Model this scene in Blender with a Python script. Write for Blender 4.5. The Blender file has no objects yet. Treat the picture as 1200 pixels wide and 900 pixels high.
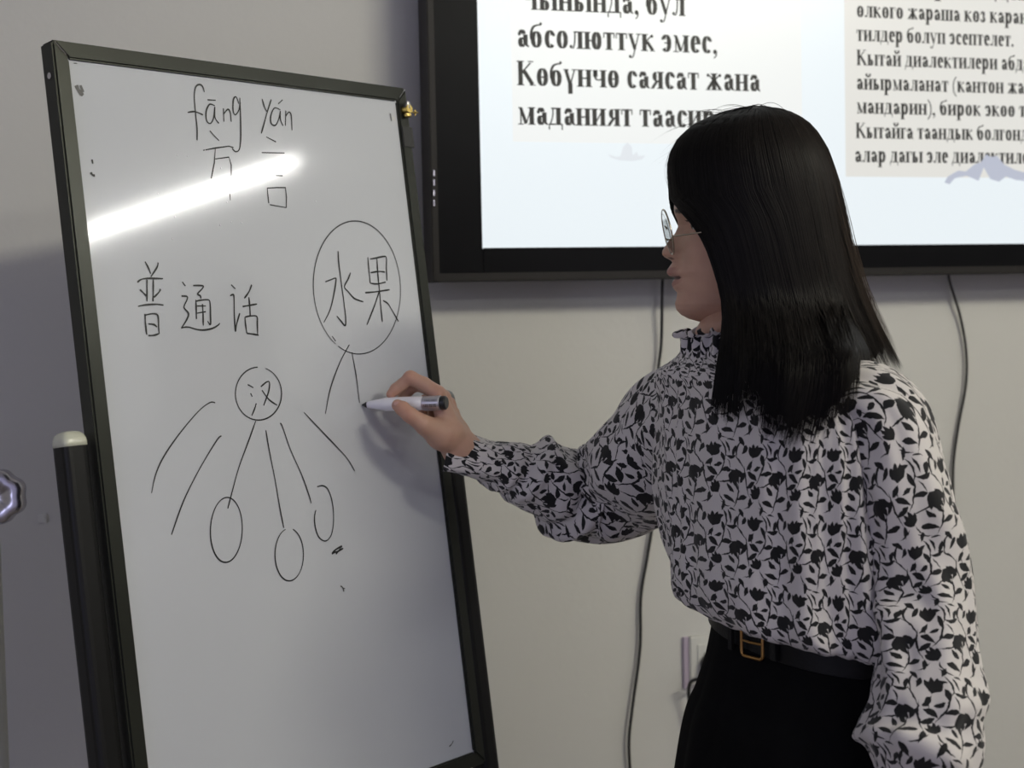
import bpy, bmesh, math, random
import numpy as np
from mathutils import Vector, Matrix, noise
from mathutils.bvhtree import BVHTree

random.seed(4); rng = np.random.default_rng(4)
SC = bpy.context.scene
COL = SC.collection
rad = math.radians

# ------------------------------------------------------------------ camera
FPX = 1700.0                       # focal length in pixels of a 1200 px wide frame
CAM_POS = np.array([0.0, 0.0, 1.40])
PITCH, ROLL = rad(-2.9), rad(-1.2)
cam_d = bpy.data.cameras.new('camera'); cam = bpy.data.objects.new('camera', cam_d); COL.objects.link(cam)
cam_d.sensor_width = 36; cam_d.lens = FPX / 1200 * 36; cam_d.clip_start = 0.05
a_ = math.pi / 2 + PITCH
RX = np.array([[1, 0, 0], [0, math.cos(a_), -math.sin(a_)], [0, math.sin(a_), math.cos(a_)]])
RZ = np.array([[math.cos(ROLL), -math.sin(ROLL), 0], [math.sin(ROLL), math.cos(ROLL), 0], [0, 0, 1]])
CR = RX @ RZ
m4 = Matrix.Identity(4)
for i in range(3):
    for j in range(3): m4[i][j] = CR[i, j]
    m4[i][3] = CAM_POS[i]
cam.matrix_world = m4
cam_d.dof.use_dof = True; cam_d.dof.focus_distance = 1.66; cam_d.dof.aperture_fstop = 5.6
SC.camera = cam

# ------------------------------------------------------------------ world, lights, exposure
SC.view_settings.view_transform = 'Standard'; SC.view_settings.look = 'None'
SC.view_settings.exposure = 0.0; SC.view_settings.gamma = 1.0
W = bpy.data.worlds.new('world'); SC.world = W; W.use_nodes = True
W.node_tree.nodes['Background'].inputs[0].default_value = (0.72, 0.70, 1.0, 1)
W.node_tree.nodes['Background'].inputs[1].default_value = 0.50

def area(name, loc, target, sx, sy, power, color):
    l = bpy.data.lights.new(name, 'AREA'); l.shape = 'RECTANGLE'; l.size = sx; l.size_y = sy
    l.energy = power; l.color = color
    o = bpy.data.objects.new(name, l); COL.objects.link(o); o.location = loc
    o.rotation_euler = (Vector(target) - Vector(loc)).to_track_quat('-Z', 'Y').to_euler()
    return o
area('cool_fill', (-2.4, -1.6, 1.7), (0.0, 1.9, 1.2), 1.6, 1.5, 24, (0.66, 0.68, 1.0))  # added cool fill light; the left wall has no window
area('ceiling_lamp_glow', (2.05, 0.30, 2.72), (0.1, 2.1, 1.1), 1.2, 0.15, 38, (1.0, 0.96, 0.79))

# ------------------------------------------------------------------ helpers
def ray(px, py): return CR @ np.array([(px - 600) / FPX, -(py - 450) / FPX, -1.0])
def P(px, py, d): return CAM_POS + ray(px, py) * d
def hit(px, py, pt, n):
    r = ray(px, py); return CAM_POS + r * (((pt - CAM_POS) @ n) / (r @ n))

def link(name, me, mat=None, parent=None):
    o = bpy.data.objects.new(name, me); COL.objects.link(o)
    if mat is not None:
        for m in (mat if isinstance(mat, (list, tuple)) else [mat]): me.materials.append(m)
    if parent is not None: o.parent = parent
    return o
def mesh(name, v, f, mat=None, parent=None, smooth=False):
    me = bpy.data.meshes.new(name)
    me.from_pydata([tuple(map(float, p)) for p in v], [], [tuple(int(i) for i in q) for q in f]); me.update()
    if smooth: me.polygons.foreach_set('use_smooth', [True] * len(me.polygons))
    return link(name, me, mat, parent)
def tag(o, label, cat=None, group=None, kind=None):
    if label: o['label'] = label
    if cat: o['category'] = cat
    if group: o['group'] = group
    if kind: o['kind'] = kind
    return o
def empty(name, loc, label, cat, group=None):
    o = bpy.data.objects.new(name, None); COL.objects.link(o); o.location = loc; o.empty_display_size = .05
    bpy.context.view_layer.update()
    return tag(o, label, cat, group)
def adopt(child, parent):
    child.parent = parent; child.matrix_parent_inverse = Matrix.Translation(-parent.location) if parent.parent is None else Matrix.Identity(4)
    if parent.parent is not None: child.matrix_parent_inverse = Matrix.Identity(4)
    return child

class MB:
    """collects plain shapes into one mesh, in world coordinates"""
    def __init__(s): s.v = []; s.f = []
    def add(s, v, f):
        b = len(s.v); s.v += [tuple(p) for p in v]; s.f += [tuple(i + b for i in q) for q in f]; return s
    def box(s, o, ax, ay, az, x0, x1, y0, y1, z0, z1):
        o, ax, ay, az = map(np.asarray, (o, ax, ay, az))
        v = [o + ax * x + ay * y + az * z for x in (x0, x1) for y in (y0, y1) for z in (z0, z1)]
        return s.add(v, [(0, 1, 3, 2), (4, 6, 7, 5), (0, 4, 5, 1), (2, 3, 7, 6), (0, 2, 6, 4), (1, 5, 7, 3)])
    def tube(s, pts, r, n=10, caps=True):
        pts = [np.asarray(p, float) for p in pts]; rs = r if hasattr(r, '__len__') else [r] * len(pts)
        up = None; v = []; f = []
        for i, p in enumerate(pts):
            t = pts[min(i + 1, len(pts) - 1)] - pts[max(i - 1, 0)]; t = t / (np.linalg.norm(t) + 1e-12)
            if up is None:
                up = np.cross(t, [0, 0, 1.0]);
                if np.linalg.norm(up) < .1: up = np.cross(t, [1.0, 0, 0])
            up = up - t * (up @ t); up /= np.linalg.norm(up); w = np.cross(t, up)
            for k in range(n):
                a = 2 * math.pi * k / n; v.append(p + (up * math.cos(a) + w * math.sin(a)) * rs[i])
        for i in range(len(pts) - 1):
            for k in range(n):
                k2 = (k + 1) % n; f.append((i * n + k, i * n + k2, (i + 1) * n + k2, (i + 1) * n + k))
        if caps: f.append(tuple(range(n))[::-1]); f.append(tuple(range((len(pts) - 1) * n, len(pts) * n)))
        return s.add(v, f)
    def ball(s, c, r, n=12, sc=(1, 1, 1)):
        c = np.asarray(c, float); pts = []; rr = []
        v = []; f = []
        m = n // 2
        for i in range(m + 1):
            th = math.pi * i / m
            for k in range(n):
                a = 2 * math.pi * k / n
                v.append(c + r * np.array([math.sin(th) * math.cos(a) * sc[0], math.sin(th) * math.sin(a) * sc[1], math.cos(th) * sc[2]]))
        for i in range(m):
            for k in range(n): f.append((i * n + k, (i + 1) * n + k, (i + 1) * n + (k + 1) % n, i * n + (k + 1) % n))
        return s.add(v, f)
    def build(s, name, mat=None, parent=None, smooth=False, bevel=0):
        me = bpy.data.meshes.new(name); me.from_pydata([tuple(map(float, p)) for p in s.v], [], s.f); me.update()
        bm = bmesh.new(); bm.from_mesh(me); bmesh.ops.recalc_face_normals(bm, faces=bm.faces)
        if bevel:
            bmesh.ops.bevel(bm, geom=[e for e in bm.edges if e.calc_face_angle(0) > .5], offset=bevel, segments=2, affect='EDGES')
        bm.to_mesh(me); bm.free()
        if smooth: me.polygons.foreach_set('use_smooth', [True] * len(me.polygons))
        o = link(name, me, mat)
        if parent is not None: adopt(o, parent)
        return o

# ------------------------------------------------------------------ materials
def mat(name, col, rough=.5, metal=0, coat=0, spec=.5, emit=None, estr=0, bump=None, var=None, trans=0, alpha=1, sheen=0):
    m = bpy.data.materials.new(name); m.use_nodes = True; nt = m.node_tree; b = nt.nodes['Principled BSDF']
    b.inputs['Base Color'].default_value = (*col, 1); b.inputs['Roughness'].default_value = rough
    b.inputs['Metallic'].default_value = metal; b.inputs['Coat Weight'].default_value = coat
    b.inputs['Specular IOR Level'].default_value = spec
    b.inputs['Transmission Weight'].default_value = trans; b.inputs['Alpha'].default_value = alpha
    b.inputs['Sheen Weight'].default_value = sheen
    if emit: b.inputs['Emission Color'].default_value = (*emit, 1); b.inputs['Emission Strength'].default_value = estr
    tc = nt.nodes.new('ShaderNodeTexCoord')
    if var:
        n = nt.nodes.new('ShaderNodeTexNoise'); n.inputs['Scale'].default_value = var[0]; n.inputs['Detail'].default_value = 4
        nt.links.new(tc.outputs['Object'], n.inputs['Vector'])
        mx = nt.nodes.new('ShaderNodeMix'); mx.data_type = 'RGBA'
        mx.inputs[6].default_value = (*[c * (1 - var[1]) for c in col], 1); mx.inputs[7].default_value = (*[min(1, c * (1 + var[1])) for c in col], 1)
        nt.links.new(n.outputs['Fac'], mx.inputs[0]); nt.links.new(mx.outputs[2], b.inputs['Base Color'])
    if bump:
        n = nt.nodes.new('ShaderNodeTexNoise'); n.inputs['Scale'].default_value = bump[0]; n.inputs['Detail'].default_value = 3
        nt.links.new(tc.outputs['Object'], n.inputs['Vector'])
        bp = nt.nodes.new('ShaderNodeBump'); bp.inputs['Strength'].default_value = bump[1]; bp.inputs['Distance'].default_value = .002
        nt.links.new(n.outputs['Fac'], bp.inputs['Height']); nt.links.new(bp.outputs[0], b.inputs['Normal'])
    return m

M = {}
M['wall'] = mat('wall_paint', (.56, .555, .525), .6, var=(2.2, .05), bump=(55, .25))
M['ceil'] = mat('ceiling_paint', (.7, .7, .68), .8, var=(3, .03))
M['floor'] = mat('floor_laminate', (.22, .19, .16), .4, var=(3, .2))
M['door'] = mat('door_paint', (.62, .63, .58), .4, var=(4, .04))
M['frame'] = mat('dark_anodised_frame', (.032, .034, .027), .30, metal=.45, spec=.35, var=(9, .25))
M['post'] = mat('black_powder_coat', (.007, .007, .007), .42, spec=.25, var=(12, .2))
M['cap'] = mat('milky_plastic_cap', (.55, .56, .45), .25, var=(30, .1), coat=.4)
M['capg'] = mat('grey_plastic_cap', (.16, .17, .16), .3, var=(30, .1))
M['board'] = mat('white_enamel_board', (.545, .565, .60), .075, var=(6, .02), spec=.55)
M['ink'] = mat('dry_marker_ink', (.012, .013, .014), .5, var=(200, .4))
M['smudge'] = mat('grey_smudge', (.10, .10, .10), .5, var=(300, .5))
M['brass'] = mat('brass', (.70, .52, .16), .3, metal=1, var=(60, .15))
M['chrome'] = mat('chrome', (.62, .61, .62), .16, metal=1, var=(40, .08))
M['knob'] = mat('satin_metal_knob', (.55, .53, .58), .25, metal=.9, var=(20, .15))
M['bezel'] = mat('display_bezel', (.005, .005, .006), .34, spec=.07, var=(20, .2))
M['bezlip'] = mat('display_metal_lip', (.018, .016, .015), .45, metal=.0, spec=.2, var=(20, .15))
M['screen'] = mat('lit_screen', (.02, .02, .02), .3, emit=(.80, .865, .90), estr=1.0)
M['boxl'] = mat('lit_text_panel_pale', (.02, .02, .02), .3, emit=(.84, .86, .85), estr=.985)
M['boxr'] = mat('lit_text_panel_beige', (.02, .02, .02), .3, emit=(.735, .725, .685), estr=1.0)
M['text'] = mat('screen_black_text', (.01, .01, .012), .5, var=(50, .2))
M['mount'] = mat('screen_blue_grey_wash', (.02, .02, .02), .3, emit=(.47, .50, .60), estr=1)
M['ship'] = mat('screen_faint_wash', (.02, .02, .02), .3, emit=(.72, .76, .80), estr=1)
M['cable'] = mat('black_cable_rubber', (.012, .012, .012), .5, var=(50, .2))
M['plate'] = mat('white_socket_plastic', (.60, .60, .56), .35, var=(20, .03))
M['plateside'] = mat('lilac_socket_side', (.42, .36, .44), .4, var=(20, .05))  # lilac-grey side of the raised socket box
M['slot'] = mat('socket_slot', (.02, .02, .02), .6, var=(20, .1))
M['skirt'] = mat('black_skirt_cloth', (.0035, .0035, .004), .9, spec=.08, var=(30, .3), bump=(900, .15))
M['belt'] = mat('black_belt_leather', (.007, .007, .007), .45, spec=.15, var=(60, .3), bump=(400, .2))
M['gold'] = mat('antique_gold_buckle', (.36, .20, .07), .35, metal=.9, var=(80, .1))
M['shoe'] = mat('black_shoe_leather', (.01, .01, .01), .3, var=(40, .2))
M['pen'] = mat('marker_white_barrel', (.78, .77, .82), .32, var=(60, .02))
M['penband'] = mat('marker_silver_band', (.52, .51, .55), .28, metal=.75, var=(60, .05))
M['pencap'] = mat('marker_black_cap', (.012, .012, .015), .3, var=(60, .1))
M['tube'] = mat('lamp_tube', (.9, .9, .9), .3, emit=(1.0, 1.0, .95), estr=95)
M['lamp'] = mat('lamp_housing', (.7, .7, .7), .4, var=(10, .05))
M['eye'] = mat('eye_white', (.55, .52, .5), .2, var=(60, .05))
M['iris'] = mat('dark_iris', (.015, .01, .008), .1, var=(90, .2))
M['nail'] = mat('finger_nail', (.52, .30, .25), .25, var=(90, .05))

def skin_material():
    m = mat('skin', (.46, .27, .19), .48, spec=.4); nt = m.node_tree; b = nt.nodes['Principled BSDF']
    b.inputs['Subsurface Weight'].default_value = .12; b.inputs['Subsurface Radius'].default_value = (.01, .004, .002); b.inputs['Subsurface Scale'].default_value = .5
    at = nt.nodes.new('ShaderNodeAttribute'); at.attribute_name = 'tint'
    tc = nt.nodes.new('ShaderNodeTexCoord'); n = nt.nodes.new('ShaderNodeTexNoise'); n.inputs['Scale'].default_value = 60; n.inputs['Detail'].default_value = 5
    nt.links.new(tc.outputs['Object'], n.inputs['Vector'])
    mr = nt.nodes.new('ShaderNodeMapRange'); mr.inputs[3].default_value = .90; mr.inputs[4].default_value = 1.08
    nt.links.new(n.outputs['Fac'], mr.inputs[0])
    vm = nt.nodes.new('ShaderNodeVectorMath'); vm.operation = 'SCALE'
    nt.links.new(at.outputs['Color'], vm.inputs[0]); nt.links.new(mr.outputs[0], vm.inputs['Scale'])
    nt.links.new(vm.outputs[0], b.inputs['Base Color'])
    n2 = nt.nodes.new('ShaderNodeTexNoise'); n2.inputs['Scale'].default_value = 500
    nt.links.new(tc.outputs['Object'], n2.inputs['Vector'])
    bp = nt.nodes.new('ShaderNodeBump'); bp.inputs['Strength'].default_value = .12; bp.inputs['Distance'].default_value = .001
    nt.links.new(n2.outputs['Fac'], bp.inputs['Height']); nt.links.new(bp.outputs[0], b.inputs['Normal'])
    return m
M['skin'] = skin_material()

def hair_material():
    m = mat('black_hair', (.004, .0038, .0038), .45, spec=.07); nt = m.node_tree; b = nt.nodes['Principled BSDF']
    at = nt.nodes.new('ShaderNodeAttribute'); at.attribute_name = 'tint'
    nt.links.new(at.outputs['Color'], b.inputs['Base Color'])
    return m
M['hair'] = hair_material()

# --- blouse print: leaves, buds and vines drawn with arithmetic nodes on a repeating tile
TW, TH = .052, .074
def petal_group():
    g = bpy.data.node_groups.new('leaf_shape', 'ShaderNodeTree'); I = g.interface
    I.new_socket('Vector', in_out='INPUT', socket_type='NodeSocketVector')
    I.new_socket('Acc', in_out='INPUT', socket_type='NodeSocketFloat')
    I.new_socket('Centre', in_out='INPUT', socket_type='NodeSocketVector')
    I.new_socket('AxisU', in_out='INPUT', socket_type='NodeSocketVector')
    I.new_socket('AxisV', in_out='INPUT', socket_type='NodeSocketVector')
    I.new_socket('Bend', in_out='INPUT', socket_type='NodeSocketFloat')
    I.new_socket('Width', in_out='INPUT', socket_type='NodeSocketFloat')
    I.new_socket('Acc', in_out='OUTPUT', socket_type='NodeSocketFloat')
    gi = g.nodes.new('NodeGroupInput'); go = g.nodes.new('NodeGroupOutput'); N = g.nodes.new; Lk = g.links.new
    s = N('ShaderNodeVectorMath'); s.operation = 'SUBTRACT'; Lk(gi.outputs[0], s.inputs[0]); Lk(gi.outputs[2], s.inputs[1])
    w = N('ShaderNodeVectorMath'); w.operation = 'WRAP'; w.inputs[1].default_value = (.5, .5, .5); w.inputs[2].default_value = (-.5, -.5, -.5); Lk(s.outputs[0], w.inputs[0])
    def dot(k):
        d = N('ShaderNodeVectorMath'); d.operation = 'DOT_PRODUCT'; Lk(w.outputs[0], d.inputs[0]); Lk(gi.outputs[k], d.inputs[1]); return d.outputs['Value']
    def mt(op, *a):
        q = N('ShaderNodeMath'); q.operation = op
        for i, x in enumerate(a):
            if isinstance(x, (int, float)): q.inputs[i].default_value = x
            else: Lk(x, q.inputs[i])
        return q.outputs[0]
    u = dot(3); v = dot(4)                       # u in -1..1 along the leaf, v in units of half length
    uu = mt('MULTIPLY', u, u)
    vb = mt('SUBTRACT', v, mt('MULTIPLY', uu, gi.outputs[5]))
    taper = mt('MULTIPLY', mt('SUBTRACT', 1.0, uu), mt('MAXIMUM', mt('MULTIPLY_ADD', u, .35, 1.0), .4))
    d = mt('SUBTRACT', mt('MULTIPLY', taper, gi.outputs[6]), mt('ABSOLUTE', vb))
    Lk(mt('MAXIMUM', gi.outputs[1], d), go.inputs[0])
    return g
def leaf_list():
    L = []   # x, y (mm), length, width, angle, bend ; tile 52 x 74 mm
    def lf(x, y, ln, w, a, b=0): L.append((x, y, ln, w, a, b))
    def at(x, y, a, r): return x + math.cos(rad(a)) * r, y + math.sin(rad(a)) * r
    def leafy(x, y, ln, w, a, b=0):           # leaf with its base at x, y
        ln, w = ln * 1.06, w * 1.10
        cx, cy = at(x, y, a, ln / 2); lf(cx, cy, ln, w, a, b)
    def tulip(x, y, a, s=1.0):                # cup of pointed petals on a short stalk
        for da, ln in ((-34, 14), (-12, 16.5), (13, 16), (36, 13.5)): leafy(x, y, ln * s, 5.0 * s, a + da, -.10 if da > 0 else .10)
        leafy(x, y, 12 * s, 1.5, a + 176, .25)
    tulip(12, 53, 78, .95); tulip(37, 41, -62, 1.0); tulip(20, 14, 118, .85)
    # open rose of curved petals
    for (x, y, ln, w, a, b) in ((29.5, 62, 22, 2.3, 100, .40), (44.5, 63, 21, 2.5, 80, -.40), (34, 65, 15, 2.8, 108, .22), (40.5, 60.5, 14, 4.2, 72, -.12), (36.5, 54, 15, 3.8, 4, .35), (37, 73, 10, 2.0, 172, .2)): lf(x, y, ln, w, a, b)
    # vines with leaf pairs
    for (x, y, ln, w, a, b) in ((24, 39, 30, 1.9, 66, .16), (4, 30, 34, 1.9, 102, -.14), (44, 14, 32, 1.9, 75, .15), (30, 27, 20, 1.7, 20, .2), (50, 50, 20, 1.7, 130, .2), (8, 6, 18, 1.6, 35, .2), (27, 2, 15, 1.6, 160, -.2)): lf(x, y, ln, w, a, b)
    for (x, y, ln, w, a, b) in ((20, 33, 15, 5.4, 148, .12), (23, 38, 13, 4.8, 12, -.1), (28, 46, 13, 4.6, 110, .1), (4, 24, 14, 5.0, 30, .1), (3, 34, 14, 5.0, 150, -.1), (5, 42, 11, 4.2, 48, .1),
                                (41, 7, 15, 5.2, 160, .1), (43, 12, 14, 5.0, 18, -.1), (46, 22, 15, 5.2, 128, .1), (48, 28, 12, 4.2, 62, 0), (31, 26, 11, 4.4, -48, .1), (37, 29, 10, 4.0, 60, 0),
                                (26, 66, 12, 4.4, 200, .1), (2, 66, 12, 4.6, 128, .1), (8, 3, 12, 4.4, 80, .1), (22, 70, 11, 3.8, 70, 0), (51, 57, 11, 4.2, 60, .1), (14, 42, 10, 3.6, 20, .1)): leafy(x, y, ln, w, a, b)
    return L
def blouse_material():
    m = mat('floral_blouse_cloth', (.6, .57, .56), .75, spec=.25, sheen=.15); nt = m.node_tree; b = nt.nodes['Principled BSDF']
    N = nt.nodes.new; Lk = nt.links.new
    uv = N('ShaderNodeUVMap'); uv.uv_map = 'UVMap'
    tc = N('ShaderNodeTexCoord')
    nz = N('ShaderNodeTexNoise'); nz.inputs['Scale'].default_value = 30; nz.inputs['Detail'].default_value = 3; Lk(uv.outputs[0], nz.inputs['Vector'])
    sb = N('ShaderNodeVectorMath'); sb.operation = 'SUBTRACT'; sb.inputs[1].default_value = (.5, .5, .5); Lk(nz.outputs['Color'], sb.inputs[0])
    sl = N('ShaderNodeVectorMath'); sl.operation = 'SCALE'; sl.inputs['Scale'].default_value = .010; Lk(sb.outputs[0], sl.inputs[0])
    nz2 = N('ShaderNodeTexNoise'); nz2.inputs['Scale'].default_value = 260; nz2.inputs['Detail'].default_value = 2; Lk(uv.outputs[0], nz2.inputs['Vector'])
    sb2 = N('ShaderNodeVectorMath'); sb2.operation = 'SUBTRACT'; sb2.inputs[1].default_value = (.5, .5, .5); Lk(nz2.outputs['Color'], sb2.inputs[0])
    sl2 = N('ShaderNodeVectorMath'); sl2.operation = 'SCALE'; sl2.inputs['Scale'].default_value = .0022; Lk(sb2.outputs[0], sl2.inputs[0])
    ad = N('ShaderNodeVectorMath'); ad.operation = 'ADD'; Lk(uv.outputs[0], ad.inputs[0]); Lk(sl.outputs[0], ad.inputs[1])
    ad2 = N('ShaderNodeVectorMath'); ad2.operation = 'ADD'; Lk(ad.outputs[0], ad2.inputs[0]); Lk(sl2.outputs[0], ad2.inputs[1])
    dv = N('ShaderNodeVectorMath'); dv.operation = 'DIVIDE'; dv.inputs[1].default_value = (TW, TH, 1); Lk(ad2.outputs[0], dv.inputs[0])
    g = petal_group(); acc = None
    for (x, y, ln, w, a, bd) in leaf_list():
        q = N('ShaderNodeGroup'); q.node_tree = g; Lk(dv.outputs[0], q.inputs[0])
        if acc is None: q.inputs[1].default_value = -9
        else: Lk(acc, q.inputs[1])
        h = ln / 2000; c, s = math.cos(rad(a)), math.sin(rad(a))
        q.inputs[2].default_value = (x / 1000 / TW, y / 1000 / TH, 0)
        q.inputs[3].default_value = (c * TW / h, s * TH / h, 0); q.inputs[4].default_value = (-s * TW / h, c * TH / h, 0)
        q.inputs[5].default_value = bd; q.inputs[6].default_value = w / ln
        acc = q.outputs[0]
    st = N('ShaderNodeMath'); st.operation = 'GREATER_THAN'; st.inputs[1].default_value = 0; Lk(acc, st.inputs[0])
    mx = N('ShaderNodeMix'); mx.data_type = 'RGBA'; mx.inputs[6].default_value = (.57, .54, .53, 1); mx.inputs[7].default_value = (.008, .008, .009, 1)
    Lk(st.outputs[0], mx.inputs[0]); Lk(mx.outputs[2], b.inputs['Base Color'])
    wv = N('ShaderNodeTexNoise'); wv.inputs['Scale'].default_value = 700; Lk(tc.outputs['Object'], wv.inputs['Vector'])
    bp = N('ShaderNodeBump'); bp.inputs['Strength'].default_value = .15; bp.inputs['Distance'].default_value = .001
    Lk(wv.outputs['Fac'], bp.inputs['Height']); Lk(bp.outputs[0], b.inputs['Normal'])
    return m
M['blouse'] = blouse_material()

# ------------------------------------------------------------------ the room
YAW = rad(16.7)
WD = np.array([math.cos(YAW), math.sin(YAW), 0.0])          # along the wall, to the right
WN = np.array([math.sin(YAW), -math.cos(YAW), 0.0])         # out of the wall, towards the room
W0 = P(810, 750, 2.45); W0[2] = 0
UP = np.array([0, 0, 1.0])
CEIL = 2.8
wu0 = -3.0
def wall_pt(px, py, off=0.0): return hit(px, py, W0 + WN * off, WN)
def struct(o): o['kind'] = 'structure'; return o
struct(MB().box(W0, WD, -WN, UP, wu0, 5.2, 0, .15, 0, CEIL).build('wall_back', M['wall']))
struct(MB().box((0, 0, 0), (1, 0, 0), (0, 1, 0), UP, -3.4, 5.4, -3.2, 4.6, -.12, 0).build('floor', M['floor']))
struct(MB().box((0, 0, CEIL), (1, 0, 0), (0, 1, 0), UP, -3.4, 5.4, -3.2, 4.6, 0, .12).build('ceiling', M['ceil']))
struct(MB().box((5.2, 0, 0), (1, 0, 0), (0, 1, 0), UP, 0, .15, -3.2, 4.6, 0, CEIL).build('wall_right', M['wall']))
struct(MB().box((-2.5, 0, 0), (1, 0, 0), (0, 1, 0), UP, -.15, 0, -3.2, 1.62, 0, CEIL).build('wall_left', M['wall']))
struct(MB().box(W0, WD, WN, UP, wu0, 5.2, 0, .012, 0, .09).build('baseboard_back', M['door']))

# small square plate on the wall, left of the board
q = wall_pt(50, 607)
t = empty('wall_plate', q, 'tiny pale square plate on the wall left of the whiteboard', 'wall plate')
MB().box(q, WD, WN, UP, -.0065, .0065, -.001, .004, -.0065, .0065).build('cover', M['plate'], t, bevel=.001)
MB().box(q, WD, WN, UP, -.004, .004, .003, .005, -.004, .004).build('button', M['plate'], t, bevel=.0008)

# pale post with a lobed metal knob at the left edge of the frame
kd = 1.9
kc = P(-2, 582, kd); pb = P(-21, 636, kd)
t = empty('equipment_stand', (pb[0], pb[1], 0), 'pale upright stand post with a lobed silver knob at left edge', 'stand')
MB().tube([(pb[0], pb[1], 0.02), (pb[0], pb[1], pb[2] + .0)], .023, 20).build('pole', M['door'], t, smooth=False)
MB().tube([(pb[0], pb[1], 0.0), (pb[0], pb[1], .02)], [.17, .15], 32).build('base', M['post'], t)
MB().tube([(pb[0], pb[1], pb[2] - .002), (pb[0], pb[1], kc[2] + .03)], .010, 16).build('neck', M['chrome'], t)
def lobed(c, ax, r, lobes, amp, t0, t1, name, m, par):
    ax = np.asarray(ax, float); ax /= np.linalg.norm(ax); u = np.cross(ax, UP); u /= np.linalg.norm(u); w = np.cross(ax, u)
    n = 96; v = []; f = []
    prof = [(t0, .0), (t0, .86), (t0 + .003, .96), (t0 + .007, 1), (t1 - .007, 1), (t1 - .003, .95), (t1, .84), (t1, .45), (t1 - .004, .38), (t1 - .004, 0)]
    for (h, s) in prof:
        for k in range(n):
            a = 2 * math.pi * k / n; rr = r * s * (1 - amp * (.5 - .5 * math.cos(lobes * a)) ** 1.5)
            v.append(c + ax * h + (u * math.cos(a) + w * math.sin(a)) * rr)
    for i in range(len(prof) - 1):
        for k in range(n): f.append((i * n + k, i * n + (k + 1) % n, (i + 1) * n + (k + 1) % n, (i + 1) * n + k))
    b = MB(); b.add(v, f); return b.build(name, m, par, smooth=True)
lobed(kc, np.array([.12, -1, .05]), .036, 7, .09, -.016, .018, 'knob', M['knob'], t)

# ------------------------------------------------------------------ wall display
SOFF = .085
def scr(px, py, off=0.0): return hit(px, py, W0 + WN * (SOFF + off), WN)
def uz(p): return float((p - W0) @ WD), float(p[2])
ul, zb = uz(scr(564, 250))[0], uz(scr(900, 288))[1]
uo = uz(scr(507, 170))[0]; zo = uz(scr(900, 322))[1]
SWD, SHT = 1.66, .935
ur = ul + SWD; zt = zb + SHT
uro = ur + (ul - uo); zto = zt + (zb - zo)
tv = empty('wall_display', tuple(W0 + WD * (uo + uro) / 2 + WN * .05 + UP * zo), 'large black framed flat wall display showing slides of bold black text', 'display')
b = MB()
b.box(W0, WD, WN, UP, uo + .03, uro - .03, .03, SOFF - .012, zo + .02, zto - .02)
b.build('back_housing', M['bezel'], tv)
b = MB(); b.box(W0, WD, WN, UP, uo + .3, uro - .3, 0, .03, zo + .2, zto - .2); b.build('wall_bracket', M['post'], tv)
def rail(name, x0, x1, z0, z1, y0=SOFF - .02, y1=SOFF + .004, m='bezel'):
    return MB().box(W0, WD, WN, UP, x0, x1, y0, y1, z0, z1).build(name, M[m], tv, bevel=.0015)
rail('bezel', uo, ul, zo, zto); rail('bezel', ur, uro, zo, zto); rail('bezel', ul, ur, zo, zb); rail('bezel', ul, ur, zt, zto)
rail('metal_lip', uo - .002, uro + .002, zo - .004, zo + .009, SOFF - .05, SOFF + .008, 'bezlip')
rail('metal_lip', uo - .006, uo + .005, zo - .004, zto + .006, SOFF - .05, SOFF + .007, 'bezlip')
for k, py in enumerate((203, 214, 226, 238)):
    pc = scr(508.5, py, .008); MB().box(pc, WD, WN, UP, -.0012, .0012, -.002, .0012, -.0045, .0045).build('side_button', M['knob'], tv)
screen = MB().box(W0, WD, WN, UP, ul - .002, ur + .002, SOFF - .012, SOFF, zb - .002, zt + .002).build('screen', M['screen'], tv)
def flat(name, poly, off, m, parent, th=.0004):
    """thin plate from an outline in display coordinates"""
    n = len(poly); v = [W0 + WD * u + WN * (SOFF + off - th) + UP * z for u, z in poly] + [W0 + WD * u + WN * (SOFF + off) + UP * z for u, z in poly]
    f = [tuple(range(n, 2 * n))] + [(i, (i + 1) % n, n + (i + 1) % n, n + i) for i in range(n)]
    bb = MB(); bb.add(v, f); o = bb.build(name, m); o.parent = parent; return o
def sq(px0, py0, px1, py1, off, m, name):
    u0, z0 = uz(scr(px0, py0)); u1, z1 = uz(scr(px1, py1))
    return flat(name, [(u0, z1), (u1, z1), (u1, z0), (u0, z0)], off, m, screen)
u0, z0 = uz(scr(601, 166)); u1, _ = uz(scr(940, 166))
flat('text_panel', [(u0, z0), (u1, z0), (u1, zt - .12), (u0, zt - .12)], .0006, M['boxl'], screen)
u0, z0 = uz(scr(991, 207)); u1 = ur - .03
flat('text_panel', [(u0, z0), (u1, z0), (u1, zt - .12), (u0, zt - .12)], .0006, M['boxr'], screen)

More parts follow.
